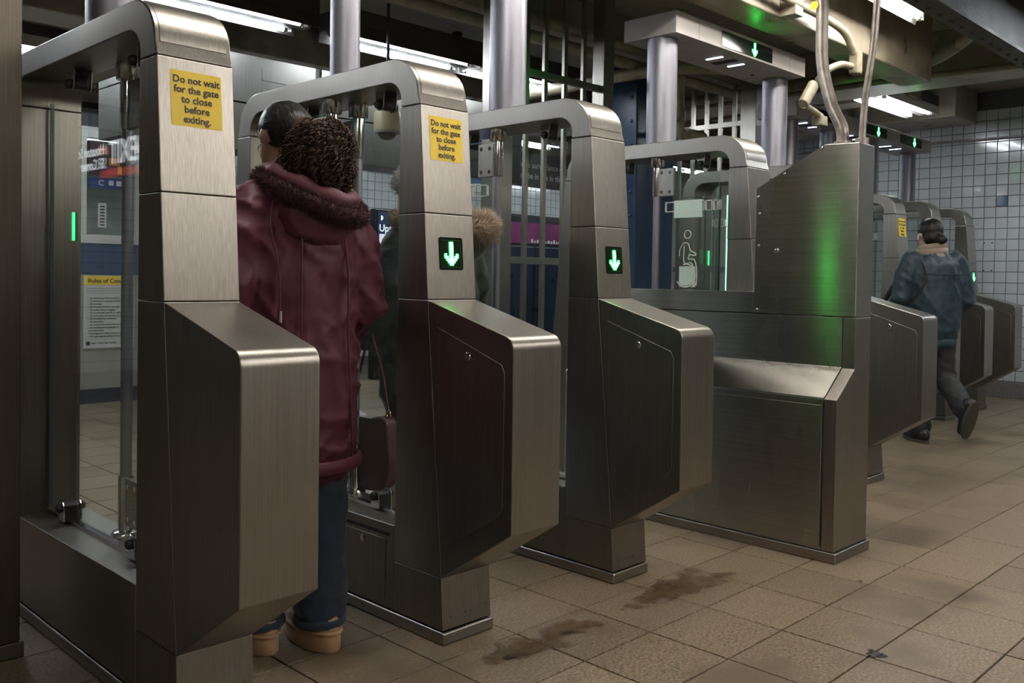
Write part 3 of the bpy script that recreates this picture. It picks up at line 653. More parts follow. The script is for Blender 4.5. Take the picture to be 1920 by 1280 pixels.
rules = ['No destroying subway property.', 'No littering or creating unsanitary conditions.', 'No smoking.', 'No drinking alcoholic beverages.', 'No panhandling or begging.', 'No amplification devices on platforms.', 'No more than one seat per person.', 'No blocking free movement.', 'No lying down.', 'No unauthorized commercial activities.', 'No entering tracks, tunnels and', '  non-public areas.', 'No bulky items likely to inconvenience others.', 'No radio playing audible to others.']
for k, t in enumerate(rules): lettering('rule_line', ('' if t[0] == ' ' else '\u2014 ')+t, .0205, INK, po, face_negY(.03, -.0075, .455-k*.0268), bold=.012, align='LEFT')
for k in range(3): MB().box(.02, (.40, .42, .33)[k], -.0072, -.005, .5415-k*.022, .5465-k*.022).build('fine_print_line', mat('fine_print_grey', (.25, .25, .25), .6), po)
MB().lathe([(.020, -.0085), (.020, -.005)], (.04, 0, .045), 18, 'y').build('round_mark', INK, po)
lettering('footer_text', 'New York City Transit', .024, INK, po, face_negY(.07, -.0075, .045), align='LEFT', bold=.008)
# departure screen seen between the maroon coat and the second gate
sc = empty('departure_screen', (6.36, 8.5, .45), 'tall dark departure screen reading Uptown, behind the second gate', 'screen')
MB().box(0, 1.86, 0, .12, -.45, 1.52).build('cabinet', mat('screen_black', (.012, .013, .016), .3), sc, bevel=.02)
scr = MB().box(.035, .93, -.006, .01, .25, 1.48).build('screen_face', emit('screen_dark', (.010, .022, .05), .6), sc)
lettering('screen_logo', '\u25D7', .07, emit('screen_white', (.8, .85, .9), .9), scr, face_negY(.09, -.008, 1.41), bold=.02)
lettering('screen_text', 'Uptown', .115, MATS['screen_white'], scr, face_negY(.05, -.008, 1.295), bold=.012, align='LEFT')
lettering('screen_text', 'Downtown', .115, MATS['screen_white'], scr, face_negY(.05, -.008, .72), bold=.012, align='LEFT')
org = emit('screen_orange', (.75, .13, .03), .8)
for z, ch in ((1.13, 'M'), (.90, 'F'), (.56, 'F')):
    MB().box(.055, .29, -.008, -.004, z-.10, z+.10).build('screen_tile', emit('screen_pale', (.62, .68, .78), .7), scr)
    MB().lathe([(.080, -.011), (.080, -.006)], (.165, 0, z), 24, 'y').build('route_disc', org, scr)
    lettering('route_letter', ch, .12, MATS['screen_white'], scr, face_negY(.165, -.0125, z), bold=.02)
mp_ = MB().box(.98, 1.82, -.006, .01, -.10, 1.48).build('map_face', emit('screen_sky', (.22, .45, .85), .9), sc)
for pts in ([(1.0, .2), (1.3, .5), (1.6, .55), (1.8, .9)], [(1.1, 1.3), (1.5, .9), (1.75, .4), (1.8, .1)], [(1.45, .0), (1.62, .25), (1.8, .3)], [(1.62, .25), (1.62, .55), (1.78, .75)]):
    MB().tube([(a, -.008, b) for a, b in pts], .006, 6).build('map_line', INK, mp_)
# navy kiosk with magenta poster behind the third gate
kk = empty('advert_panel', (8.5, 8.5, 0), 'dark framed magenta advert above navy panels, behind the barred fence', 'panel')
MB().box(0, 1.6, 0, .10, .05, 2.05).build('frame', mat('frame_dark', (.02, .022, .026), .35), kk, bevel=.01)
MB().box(.06, 1.54, -.005, .01, 1.66, 1.94).build('magenta_sheet', mat('magenta_print', (.15, .03, .10), .35), kk)
for x0, x1 in ((.05, .50), (.53, 1.0), (1.03, 1.55)): MB().box(x0, x1, -.015, .01, .35, 1.62).build('navy_panel', NAVY, kk, bevel=.01)
for k in range(16): MB().box(.45+k*.055, .485+k*.055, -.007, -.004, 1.675, 1.675+(.05, .03, .04, .03)[k % 4]).build('white_print_mark', WHITE, kk)
# hanging notice about cameras
vs = empty('hanging_sign', (6.25, 6.5, 2.14), 'dark hanging sign about video surveillance cameras, behind the third gate', 'sign')
MB().box(0, 1.85, 0, .06, 0, .34).build('panel', mat('sign_black', (.018, .018, .02), .4), vs, bevel=.004)
sw = mat('sign_print_white', (.68, .67, .60), .5, var=.02)
lettering('sign_text', 'Video surveillance cameras', .086, sw, vs, face_negY(.36, -.002, .215), align='LEFT', bold=.004)
lettering('sign_text', 'may be in use in this station', .086, sw, vs, face_negY(.36, -.002, .105), align='LEFT', bold=.014)
for x in (.3, 1.55): MB().tube([(x, .03, .34), (x, .03, 1.15)], .01, 8).build('hanger_rod', BEAM_DK, vs)
# lit exit sign that the first gate's glass reflects
ex = empty('exit_sign', (-1.05, 7.85, 2.06), 'hanging exit sign whose mirror image shows in the nearest gate glass', 'sign')
MB().box(-.06, 0, 0, 1.55, 0, .36).build('panel', MATS['sign_black'], ex, bevel=.004)
lr = emit('lit_lettering', (.85, .88, .92), 2.2)
MB().box(0, .004, 0, .9, -.0, .07).build('red_stripe', emit('lit_red', (.8, .08, .04), .5), ex)
lettering('sign_text', 'EXIT', .30, lr, ex, face_posX(.004, .08, .21), align='LEFT', bold=.015)
lettering('sign_text', 'Houston St\nSE Corner', .135, lr, ex, face_posX(.004, .80, .20), align='LEFT', bold=.01, line=.95)
for y in (.3, 1.25): MB().tube([(-.03, y, .36), (-.03, y, 1.235)], .01, 8).build('hanger_rod', BEAM_DK, ex)
# dome camera
dc = empty('security_camera', (3.83, 5.0, 2.12), 'cream dome security camera under the arch of the second gate', 'camera')
MB().lathe([(.088, .06), (.092, .07), (.092, .175), (.085, .19), (.03, .195)], n=24).build('body', mat('camera_cream', (.58, .50, .32), .45), dc)
MB().lathe([(.085, .045), (.09, .06), (.088, .062)], n=24).build('rim', mat('camera_grey', (.35, .35, .34), .4), dc)
MB().lathe([(.008, -.002), (.035, .004), (.055, .018), (.063, .046)], n=24).build('dome', mat('smoked_dome', (.10, .105, .115), .08, spec=.8), dc)
MB().lathe([(.011, .19), (.011, 1.17)], n=10).build('stem', BEAM_DK, dc)
# blue riveted columns of the station
for x, y, s, lb in ((6.75, 5.15, .20, 'navy blue square station column seen through the accessible gate'), (8.3, 6.1, .20, 'navy blue station column farther back, right of the other blue column')):
    e = empty('station_column', (x, y, 0), lb, 'column', 'navy blue station columns')
    MB().box(-s, s, -s, s, .15, 3.3).build('shaft', BLUE, e, bevel=.015)
    MB().box(-s-.02, s+.02, -s-.02, s+.02, 0, .15).build('base', BLUE, e, bevel=.01)
    for zz in range(14):
        for q in (-.7, .7):
            MB().lathe([(.018, -s), (.016, -s-.008), (.008, -s-.013)], (0, q*s, .3+zz*.21), 8, 'x').build('rivet', BLUE, e)
# floor stains
def stain_mat(name, col, scale, lo, hi):
    """patchy mark: the tile shows through where the noise is thin"""
    m, N, L, P = nodes_of(name); P.inputs['Base Color'].default_value = (*col, 1); P.inputs['Roughness'].default_value = .6
    tc = N.new('ShaderNodeTexCoord'); n = N.new('ShaderNodeTexNoise'); n.inputs['Scale'].default_value = scale; n.inputs['Detail'].default_value = 6
    L.new(tc.outputs['Object'], n.inputs['Vector']); g = N.new('ShaderNodeTexGradient'); g.gradient_type = 'SPHERICAL'
    mp = N.new('ShaderNodeMapping'); mp.inputs['Scale'].default_value = (.8, .8, .8); L.new(tc.outputs['Generated'], mp.inputs['Vector']); mp.vector_type = 'POINT'
    mp.inputs['Location'].default_value = (-.8, -.8, -.4); mp.inputs['Scale'].default_value = (1.6, 1.6, .8); L.new(mp.outputs[0], g.inputs['Vector'])
    ad = N.new('ShaderNodeMath'); ad.operation = 'MULTIPLY_ADD'; ad.inputs[1].default_value = .55; L.new(g.outputs['Fac'], ad.inputs[0]); L.new(n.outputs[0], ad.inputs[2])
    r = N.new('ShaderNodeMapRange'); r.inputs[1].default_value = lo; r.inputs[2].default_value = hi; L.new(ad.outputs[0], r.inputs[0]); L.new(r.outputs[0], P.inputs['Alpha'])
    return m
STAIN = stain_mat('rust_stain', (.15, .090, .038), 14, .55, 1.15)
STAIN_D = stain_mat('dark_stain', (.014, .010, .007), 34, .50, .72)
def stain(x, y, r, m, label, sq=.6, seed=0):
    rnd = random.Random(seed); n = 26; ph = [rnd.uniform(0, 6.28) for _ in range(4)]
    pts = []
    for k in range(n):
        a = 2*math.pi*k/n; q = r*(1+.28*math.sin(2*a+ph[0])+.2*math.sin(3*a+ph[1])+.16*math.sin(5*a+ph[2])+.1*math.sin(9*a+ph[3])); pts.append((x+q*math.cos(a), y+q*sq*math.sin(a)))
    o = MB().prism(pts, 'z', .0006+.0003*seed, .0007+.0003*seed).build('floor_stain', m, smooth=None); tag(o, label, 'stain', 'stains on the floor tiles')
stain(2.15, 2.02, .16, STAIN, 'rusty patch around the dark mark nearer the second gate', .5, 11)
stain(2.36, 2.04, .13, STAIN, 'rusty patch around the dark mark farther from the second gate', .55, 12)
stain(3.03, 2.02, .24, STAIN, 'wide rusty patch on the floor between the third gate and the tall cabinet', .5, 13)
stain(2.13, 2.01, .075, STAIN_D, 'dark mark on the floor tile, left of the two in front of the second gate', .45, 1)
stain(2.34, 2.03, .045, STAIN_D, 'dark mark on the floor tile, right of the two in front of the second gate', .6, 2)
stain(2.96, 2.05, .07, STAIN_D, 'small dark mark on the floor beside the foot of the third gate', .5, 5)
stain(2.93, 1.215, .035, STAIN_D, 'black smear at a tile corner near the lower right', .7, 6)
stain(3.60, 1.56, .010, STAIN_D, 'tiny black spot at a tile joint before the tall cabinet', .8, 7)

# ------------------------------------------------------------------ people
def fuse(name, mb, voxel, smooth=6, fold=None):
    """one continuous skin over overlapping limbs (voxel remesh), optionally pushed by folds"""
    me = mb.mesh(name); t = bpy.data.objects.new('t', me); C.objects.link(t)
    r = t.modifiers.new('r', 'REMESH'); r.mode = 'VOXEL'; r.voxel_size = voxel
    s = t.modifiers.new('s', 'SMOOTH'); s.factor = .5; s.iterations = smooth
    dg = bpy.context.evaluated_depsgraph_get(); out = bpy.data.meshes.new_from_object(t.evaluated_get(dg)); out.name = name
    bpy.data.objects.remove(t)
    if fold:
        ns = [v.normal.copy() for v in out.vertices]
        for v, n in zip(out.vertices, ns): v.co += n*fold(v.co, n)
    out.shade_smooth(); return out
def cloth_mat(name, col, rough=.75, sheen=.3, weave=500, var=.08):
    m = mat(name, col, rough, var=var, vscale=9, bump=.12, bscale=weave)
    P = m.node_tree.nodes['Principled BSDF']; P.inputs['Sheen Weight'].default_value = sheen; P.inputs['Sheen Roughness'].default_value = .5
    return m
SKIN = mat('skin', (.40, .235, .16), .5, var=.05); SKIN.node_tree.nodes['Principled BSDF'].inputs['Subsurface Weight'].default_value = .05
SKIN2 = mat('skin_light', (.52, .34, .25), .5, var=.05)
HAIR = mat('dark_hair', (.010, .008, .008), .42, spec=.3, var=.3, vscale=40, bump=.5, bscale=140, stretch=(1, .15, .3))
CURL = mat('brown_curls', (.042, .022, .012), .6, var=.45, vscale=14, spec=.25)
MAROON = cloth_mat('maroon_nylon', (.080, .0095, .022), .62, .05)
FURM = mat('maroon_fur', (.045, .011, .016), .85, var=.4, vscale=20)
FURT = mat('tan_fur', (.33, .255, .185), .8, var=.4, vscale=20)
DENIM = cloth_mat('blue_denim', (.014, .028, .050), .8, .2, 700, .25)
TAN = cloth_mat('tan_suede', (.43, .27, .15), .85, .2)
BLACKC = cloth_mat('black_cloth', (.005, .0055, .0065), .7, .05)
TEAL = cloth_mat('teal_jacket', (.008, .025, .038), .55, .05)
BEIGE = cloth_mat('beige_knit', (.24, .185, .135), .9, .3, 160)
SHOE = mat('black_shoe', (.012, .012, .013), .4)
GOLD = steel('gold', (.75, .48, .18), .2, bump=0)
DKCOAT = cloth_mat('dark_green_parka', (.008, .016, .017), .7, .15)
GREY_H = mat('grey_knit', (.32, .31, .30), .85, var=.2, vscale=40)
BAGM = mat('burgundy_leather', (.055, .014, .020), .45, var=.12, bump=.1)

def hand(mb, wrist, d, side):
    """palm and five curled fingers; d = pointing direction, side = thumb side"""
    w0 = Vector(wrist); d = Vector(d).normalized(); s = Vector(side); s = (s-d*s.dot(d)).normalized(); n = d.cross(s)
    mb.limb([w0, w0+d*.045, w0+d*.085], [(.022, .014), (.034, .015), (.037, .014)], 10, ref=s)
    for k, (o, L) in enumerate(((.027, .070), (.009, .078), (-.009, .072), (-.026, .056))):
        b = w0+d*.085+s*o; mb.limb([b, b+d*L*.45+n*.008, b+d*L*.75+n*.026, b+d*L*.85+n*.045], [.0092, .009, .0083, .0072], 8)
    b = w0+d*.03+s*.026; mb.limb([b, b+d*.025+s*.022, b+d*.052+s*.028+n*.008, b+d*.072+s*.026+n*.015], [.012, .0105, .0095, .008], 8)
def head(mb, c, s=1.0, fwd=(0, 1, 0)):
    """skull, jaw, nose, lips, ears; c = head centre, facing +Y"""
    c = Vector(c); f = lambda x, y, z: (c.x+x*s, c.y+y*s, c.z+z*s)
    mb.ell(f(0, -.012, .028), (.076*s, .094*s, .090*s)); mb.ell(f(0, .022, -.035), (.060*s, .070*s, .080*s)); mb.ell(f(0, .052, -.080), (.030*s, .030*s, .024*s))
    mb.limb([f(0, .088, .010), f(0, .100, -.018), f(0, .106, -.030)], [.009*s, .011*s, .014*s], 8)
    mb.limb([f(-.022, .076, -.058), f(0, .088, -.056), f(.022, .076, -.058)], [.007*s, .010*s, .007*s], 8)
    for q in (-1, 1):
        mb.limb([f(q*.030, .076, .032), f(q*.052, .060, .026)], [.010*s, .009*s], 8)
        mb.limb([f(q*.076, -.002, .018), f(q*.083, -.010, .0), f(q*.079, -.004, -.022)], [(.006*s, .015*s), (.006*s, .018*s), (.005*s, .010*s)], 8, ref=(1, 0, 0))
def eyes(o, c, s=1.0):
    for q in (-1, 1):
        e = MB().ell((c[0]+q*.033*s, c[1]+.074*s, c[2]+.012*s), (.013*s, .012*s, .011*s)).build('eye', WHITE, o)
        MB().ell((c[0]+q*.033*s, c[1]+.083*s, c[2]+.012*s), (.0055*s, .005*s, .0055*s), 10, 7).build('iris', SHOE, e)
        MB().limb([(c[0]+q*.015*s, c[1]+.090*s, c[2]+.036*s), (c[0]+q*.034*s, c[1]+.085*s, c[2]+.041*s), (c[0]+q*.052*s, c[1]+.070*s, c[2]+.036*s)], [.004*s, .005*s, .003*s], 8).build('eyebrow', HAIR, o)
def folds(amp, fx, fz, seed=0):
    def f(co, n):
        a = noise.noise(Vector((co.x*fx+seed, co.y*fx, co.z*fz))); b = noise.noise(Vector((co.x*fx*2.3+co.z*4, co.y*fx*2.3-seed, co.z*fz*2.2)))
        c1 = 1-abs(noise.noise(Vector((co.x*fx*.9+co.z*6.5+seed*2, co.y*fx*.9-co.z*3, co.z*fz*1.6)))); c2 = 1-abs(noise.noise(Vector((co.x*fx*1.9-co.z*5+seed, co.y*fx*1.9, co.z*fz*2.8))))
        return amp*(.75*c1**5+.45*c2**6-.35)+.6*amp*(a+.55*b-.45*abs(noise.noise(Vector((co.x*fx*.7+co.z*5+seed, co.y*fx*.7, co.z*fz*1.3)))))
    return f
def fur(name, base_pts, outdir, parent, material, n, ln, seed, rad=.0012):
    """thin tapering hairs standing on a band"""
    rnd = random.Random(seed); m = MB()
    for i in range(n):
        p, rr, c = base_pts(rnd); out = outdir(p, c, rnd); L = ln*rnd.uniform(.6, 1.2)
        g = Vector((rnd.uniform(-.35, .35), rnd.uniform(-.35, .35), rnd.uniform(-.55, .15)))
        q1 = p+out*L*.5; q2 = q1+(out*.6+g).normalized()*L*.5
        a = out.orthogonal().normalized()*rad; b = out.cross(a).normalized()*rad
        m.add([p+a, p-a*.5+b*.87, p-a*.5-b*.87, q1+a*.8, q1-a*.4+b*.7, q1-a*.4-b*.7, q2], [(0, 1, 4, 3), (1, 2, 5, 4), (2, 0, 3, 5), (3, 4, 6), (4, 5, 6), (5, 3, 6)])
    return m.build(name, material, parent, smooth=180, kind='stuff')
def tube_band(path, r):
    def f(rnd):
        t = rnd.random()*(len(path)-1); i = int(t); c = path[i].lerp(path[i+1], t-i)
        d = Vector((rnd.gauss(0, 1), rnd.gauss(0, 1), rnd.gauss(0, 1))); tg = (path[i+1]-path[i]).normalized(); d = (d-tg*d.dot(tg)).normalized()
        return c+d*r*.9, d, c
    return f
OUT = lambda p, c, rnd: (p-c).normalized()

# --- woman in the maroon parka, walking through the first lane
wl_ = Vector((1.60, 2.55, 0))
b = MB(); HC = (0, .095, 1.640)
head(b, HC, 1.0)
b.limb([(0, .02, 1.42), (0, .055, 1.50), (0, .075, 1.56)], [.060, .052, .052])
b.limb([(0, 0, .88), (0, -.01, 1.1), (0, 0, 1.25), (0, .0, 1.38), (0, .015, 1.44)], [(.155, .105), (.125, .09), (.15, .10), (.165, .095), (.09, .07)], 16, ref=(1, 0, 0))
for q in (-1, 1):
    b.limb([(q*.165, 0, 1.38), (q*.225, -.01, 1.12), (q*.20, .17, .99)], [.052, .042, .030]); hand(b, (q*.195, .19, .985), (-q*.2, 1, -.15), (-q, 0, .6))
    fy = -.045 if q > 0 else .07
    b.limb([(q*.085, 0, .88), (q*.085, fy*.3, .50), (q*.080, fy, .12)], [.085, .058, .042]); b.limb([(q*.080, fy, .10), (q*.085, fy+.10, .085)], [.040, .035])
woman = link('person', fuse('person', b, .010, 4), SKIN); woman.location = wl_
tag(woman, 'woman in a maroon hooded parka and blue jeans walking through the first lane', 'person')
eyes(woman, HC)
c = MB()
c.limb([(0, 0, .64), (0, -.005, .80), (0, -.005, 1.0), (0, -.005, 1.2), (0, 0, 1.34), (0, 0, 1.43), (0, .01, 1.49)], [(.215, .165), (.218, .168), (.205, .155), (.205, .150), (.205, .145), (.165, .12), (.10, .095)], 24, ref=(1, 0, 0))
for q in (-1, 1): c.limb([(q*.165, 0, 1.41), (q*.215, -.015, 1.30), (q*.258, -.02, 1.10), (q*.245, .08, 1.0), (q*.20, .19, .97)], [.085, .083, .074, .070, .060], 14)
coat = link('parka', fuse('parka', c, .011, 5, folds(.019, 8, 4.5, 3)), MAROON, woman)
cz = coat.data
MB().tube([(.2165*math.cos(a), -.005+.167*math.sin(a), .60) for a in [k*math.pi/16 for k in range(33)]], [(.022, .012)]*33, 10, ref=(0, 0, 1)).build('hem', MAROON, woman)
# seams down the back and drawcord with toggle
sm = MB()
for q in (-.085, .085): sm.tube([(q*.9, -.150, 1.33), (q, -.163, 1.2), (q, -.165, 1.0), (q*1.1, -.172, .8), (q*1.2, -.17, .63)], .0035, 6)
sm.build('seam', MAROON, woman)
dcord = MB().tube(smoothpath([(-.135, -.09, 1.44), (-.165, -.115, 1.35), (-.150, -.140, 1.22), (-.150, -.150, 1.09)], 6), .003, 6).build('drawcord', MAROON, woman)
MB().tube([(-.150, -.150, 1.09), (-.150, -.152, 1.055)], .0075, 10).build('toggle', CHROME, woman)
# hood lying on the back
h = MB(); h.ell((.0, -.115, 1.375), (.135, .085, .095)); h.ell((0, -.05, 1.44), (.12, .10, .05)); h.limb([(-.12, .03, 1.46), (-.12, -.07, 1.45), (0, -.155, 1.365), (.14, -.07, 1.43), (.12, .03, 1.45)], [.035, .040, .042, .040, .035])
hood_o = link('hood', fuse('hood', h, .011, 5, folds(.010, 11, 9, 8)), MAROON, woman)
ring = smoothpath([(-.095, .060, 1.505), (-.135, -.04, 1.485), (-.105, -.150, 1.435), (0, -.215, 1.385), (.115, -.175, 1.385), (.150, -.06, 1.43), (.110, .055, 1.48)], 6)
MB().tube(ring, [(.027, .022)]*len(ring), 12).build('fur_core', FURM, hood_o)
fur('fur_trim', tube_band(ring, .026), OUT, hood_o, FURM, 7000, .020, 11, .0009)
ln = smoothpath([(-.075, .055, 1.520), (-.105, -.03, 1.510), (-.085, -.125, 1.475), (0, -.178, 1.435), (.098, -.145, 1.435), (.125, -.05, 1.465), (.09, .05, 1.505)], 6)
MB().tube(ln, [.030+.005*math.sin(k*1.1) for k in range(len(ln))], 12).build('quilted_lining', MAROON, hood_o)
MB().tube([(.062*math.cos(a), .055+.064*math.sin(a), 1.525+.012*math.sin(a)) for a in [k*math.pi/12 for k in range(25)]], [(.028, .010)]*25, 10, ref=(0, 0, 1)).build('red_collar', mat('red_knit', (.35, .012, .018), .7), woman)
j = MB()
for q in (-1, 1):
    fy = -.045 if q > 0 else .07
    j.limb([(q*.085, 0, .86), (q*.088, fy*.2, .66), (q*.088, fy*.55, .42), (q*.082-.004, fy*.9, .22), (q*.078-.008, fy, .125)], [.10, .090, .080, .082, .086], 16)
j.limb([(-.06, 0, .84), (.06, 0, .84)], [.11, .11])
link('jeans', fuse('jeans', j, .010, 4, folds(.008, 9, 6, 5)), DENIM, woman)
for q in (-1, 1):
    fy = -.045 if q > 0 else .07; x = q*.078-.008
    MB().tube([(x+.083*math.cos(a), fy+.083*math.sin(a), .088+.002*math.sin(5*a)) for a in [k*math.pi/12 for k in range(25)]], [(.014, .005)]*25, 8, ref=(0, 0, 1)).build('frayed_cuff', DENIM, woman)
    up_ = MB(); 
    def ringo(z, kx, ky0, ky1): return [(x+kx*math.cos(a), fy+.03+(ky1 if math.sin(a) > 0 else ky0)*math.sin(a), z) for a in [k*math.pi/12 for k in range(24)]]
    up_.loft([ringo(.052, .055, .118, .150), ringo(.075, .058, .118, .150), ringo(.10, .056, .112, .13), ringo(.13, .052, .10, .085), ringo(.17, .050, .09, .06)])
    bt = up_.build('boot', TAN, woman, smooth=60)
    MB().loft([ringo(0, .056, .120, .150), ringo(.006, .060, .125, .156), ringo(.045, .060, .125, .156), ringo(.055, .056, .120, .152)]).build('platform_sole', TAN, bt, smooth=50)
    MB().tube([(x+.0605*math.cos(a), fy+.03+(.156 if math.sin(a) > 0 else .125)*math.sin(a), .062) for a in [k*math.pi/12 for k in range(25)]], .006, 8).build('welt', TAN, bt)
# hair: slick cap, band of the ponytail and a mass of curls
hc = MB(); hc.ell((0, .076, 1.674), (.083, .098, .090)); hc.ell((0, .02, 1.66), (.070, .070, .075))
cap = fuse('slick_hair', hc, .009, 4)
bmm = bmesh.new(); bmm.from_mesh(cap); bmesh.ops.delete(bmm, geom=[v for v in bmm.verts if v.co.z < 1.60 or (v.co.y > .125 and v.co.z < 1.700-(.19-v.co.y)*.1) or (abs(v.co.x) > .066 and v.co.y > .06 and v.co.z < 1.652)], context='VERTS'); bmm.to_mesh(cap); bmm.free()
hairo = link('hair', cap, HAIR, woman)
sd = hairo.modifiers.new('thick', 'SOLIDIFY'); sd.thickness = .006
PC, PR = Vector((.015, -.098, 1.565)), Vector((.112, .106, .130))
pt = MB(); pt.ell(PC, PR*.90, 20, 14); pt.limb([(0, -.005, 1.68), (0, -.05, 1.64), (0, -.08, 1.60)], [.03, .06, .08])
link('ponytail_core', fuse('ponytail_core', pt, .012, 3), CURL, hairo)
rnd = random.Random(4); cu = MB()
for i in range(620):
    th, ph = math.acos(rnd.uniform(-.75, 1)), rnd.uniform(0, 2*math.pi)
    p = Vector((math.sin(th)*math.cos(ph), math.sin(th)*math.sin(ph), math.cos(th))); p0 = p.copy()
    path = []; L = rnd.uniform(.05, .10); N = 26; rr = rnd.uniform(.0045, .0085); turns = rnd.uniform(2.4, 4); ph0 = rnd.uniform(0, 6.28); lift = rnd.uniform(.90, 1.05)*(1+.22*noise.noise(p*2.1+Vector((3, 1, 7)))-.10*max(0, p.z))
    tang = Vector((0, 0, -1)); tang = tang-p*tang.dot(p); tang = (tang.normalized() if tang.length > .1 else Vector((1, 0, 0)))+Vector((rnd.uniform(-.3, .3), rnd.uniform(-.3, .3), 0)); side = p.cross(tang).normalized()
    for k in range(N):
        t = k/(N-1); q = (p0+tang*(t*L/.11)).normalized()*(1+.02*t); ctr = PC+Vector((q.x*PR.x, q.y*PR.y, q.z*PR.z))*lift
        a = ph0+turns*2*math.pi*t; path.append(ctr+side*rr*math.cos(a)+q*rr*math.sin(a))
    cu.tube(path, [.0026*(1-.5*k/N) for k in range(N)], 4)
cu.build('curls', CURL, hairo, smooth=180, kind='stuff')
for q in (-1, 1):
    MB().tube([(q*.083, .088+.013*math.sin(a), 1.598+.013*math.cos(a)) for a in [k*math.pi/10 for k in range(21)]], .0016, 6).build('earring', GOLD, woman)

# --- person in the dark parka with a tan fur hood, in the second lane behind the glass
p2l = Vector((2.49, 2.93, 0))
b = MB(); HC2 = (0, .12, 1.55); head(b, HC2, 1.0)
b.limb([(0, .03, 1.34), (0, .07, 1.42), (0, .10, 1.48)], [.058, .050, .050])
b.limb([(0, 0, .84), (0, 0, 1.05), (0, .01, 1.2), (0, .02, 1.32)], [(.15, .105), (.13, .10), (.155, .105), (.14, .09)], 16, ref=(1, 0, 0))
for q in (-1, 1):
    b.limb([(q*.165, .01, 1.30), (q*.20, .02, 1.06), (q*.17, .24, .96)], [.05, .042, .03]); hand(b, (q*.165, .26, .955), (-q*.1, 1, -.3), (-q, 0, .5))
    fy = .10*q; b.limb([(q*.085, 0, .84), (q*.085, fy*.4, .46), (q*.085, fy, .09)], [.085, .056, .042]); b.limb([(q*.085, fy-.03, .07), (q*.085, fy+.12, .055)], [.042, .036])
p2 = link('person', fuse('person', b, .011, 4), SKIN2); p2.location = p2l
tag(p2, 'person in a black parka with tan fur hood, mostly hidden behind the second gate', 'person'); eyes(p2, HC2)
c = MB(); c.limb([(0, 0, .72), (0, 0, .95), (0, 0, 1.15), (0, .01, 1.30), (0, .03, 1.38)], [(.235, .19), (.225, .18), (.215, .17), (.20, .15), (.11, .10)], 22, ref=(1, 0, 0))
for q in (-1, 1): c.limb([(q*.165, 0, 1.32), (q*.225, .0, 1.16), (q*.225, .06, 1.02), (q*.185, .22, .95)], [.092, .088, .080, .068], 14)
link('parka', fuse('parka', c, .013, 5, folds(.012, 7, 4, 21)), DKCOAT, p2)
h = MB(); h.ell((0, -.13, 1.34), (.16, .12, .10)); hd2 = link('hood', fuse('hood', h, .013, 4), DKCOAT, p2)
ring2 = smoothpath([(-.13, .05, 1.42), (-.15, -.08, 1.42), (-.09, -.20, 1.40), (0, -.245, 1.395), (.10, -.215, 1.40), (.15, -.09, 1.42), (.13, .05, 1.42)], 6)
MB().tube(ring2, .042, 10).build('fur_core', FURT, hd2)
fur('fur_trim', tube_band(ring2, .040), OUT, hd2, FURT, 5200, .050, 12, .0014)
hc = MB(); hc.ell((0, .105, 1.585), (.090, .108, .085)); link('knit_hat', fuse('knit_hat', hc, .010, 3, folds(.004, 40, 40, 2)), GREY_H, p2)
fur('hat_fuzz', lambda r_: (lambda d: (Vector((0, .105, 1.585))+Vector((d.x*.09, d.y*.107, d.z*.085)), None, Vector((0, .105, 1.585))))(Vector((r_.gauss(0, 1), r_.gauss(0, 1), abs(r_.gauss(0, 1))-.2)).normalized()), OUT, p2, GREY_H, 1800, .028, 13)
j = MB()
for q in (-1, 1): fy = .10*q; j.limb([(q*.085, 0, .82), (q*.088, fy*.3, .55), (q*.088, fy*.7, .30), (q*.086, fy, .12)], [.10, .085, .078, .078], 14)
j.limb([(-.06, 0, .80), (.06, 0, .80)], [.11, .11]); link('jeans', fuse('jeans', j, .012, 4, folds(.006, 9, 6, 31)), cloth_mat('pale_denim', (.14, .22, .32), .8, .2), p2)
for q in (-1, 1):
    fy = .10*q; m = MB(); m.limb([(q*.086, fy-.05, .06), (q*.086, fy+.06, .055), (q*.086, fy+.15, .045)], [(.045, .050), (.048, .045), (.042, .034)], 14, ref=(1, 0, 0))
    s = m.build('shoe', SHOE, p2); MB().prism([(q*.086+.047*math.cos(a), fy+.045+.15*math.sin(a)) for a in [k*math.pi/10 for k in range(20)]], 'z', 0, .022).build('sole', SHOE, s)
bg = empty('handbag', (2.200, 2.965, .36), 'burgundy leather handbag hanging by a thin strap behind the second gate glass', 'bag')
prof = [(-.165, .12), (-.15, .04), (-.10, .0), (0, -.012), (.10, 0), (.15, .04), (.165, .12), (.15, .22), (.125, .29), (0, .275), (-.125, .29), (-.15, .22)]
pp = [(v.x, v.y) for v in smoothpath([(a, b_, 0) for a, b_ in prof+[prof[0]]], 4)][:-1]
MB().prism([(a, b_) for a, b_ in pp], 'x', -.028, .028).build('body', BAGM, bg, bevel=.016, seg=3)
MB().box(-.029, .029, -.12, .12, .262, .278).build('zip_band', BAGM, bg, bevel=.004)
for q in (-1, 1): MB().tube([(.0, q*.125+.012*math.cos(a), .30+.016*math.sin(a)) for a in [k*math.pi/8 for k in range(17)]], .003, 6).build('ring', GOLD, bg)
MB().tube(smoothpath([(0, .125, .31), (.005, .07, .46), (.012, .03, .60), (.016, .015, .66), (.012, -.0, .60), (.005, -.08, .45), (0, -.125, .31)], 8), .005, 8).build('strap', BAGM, bg)

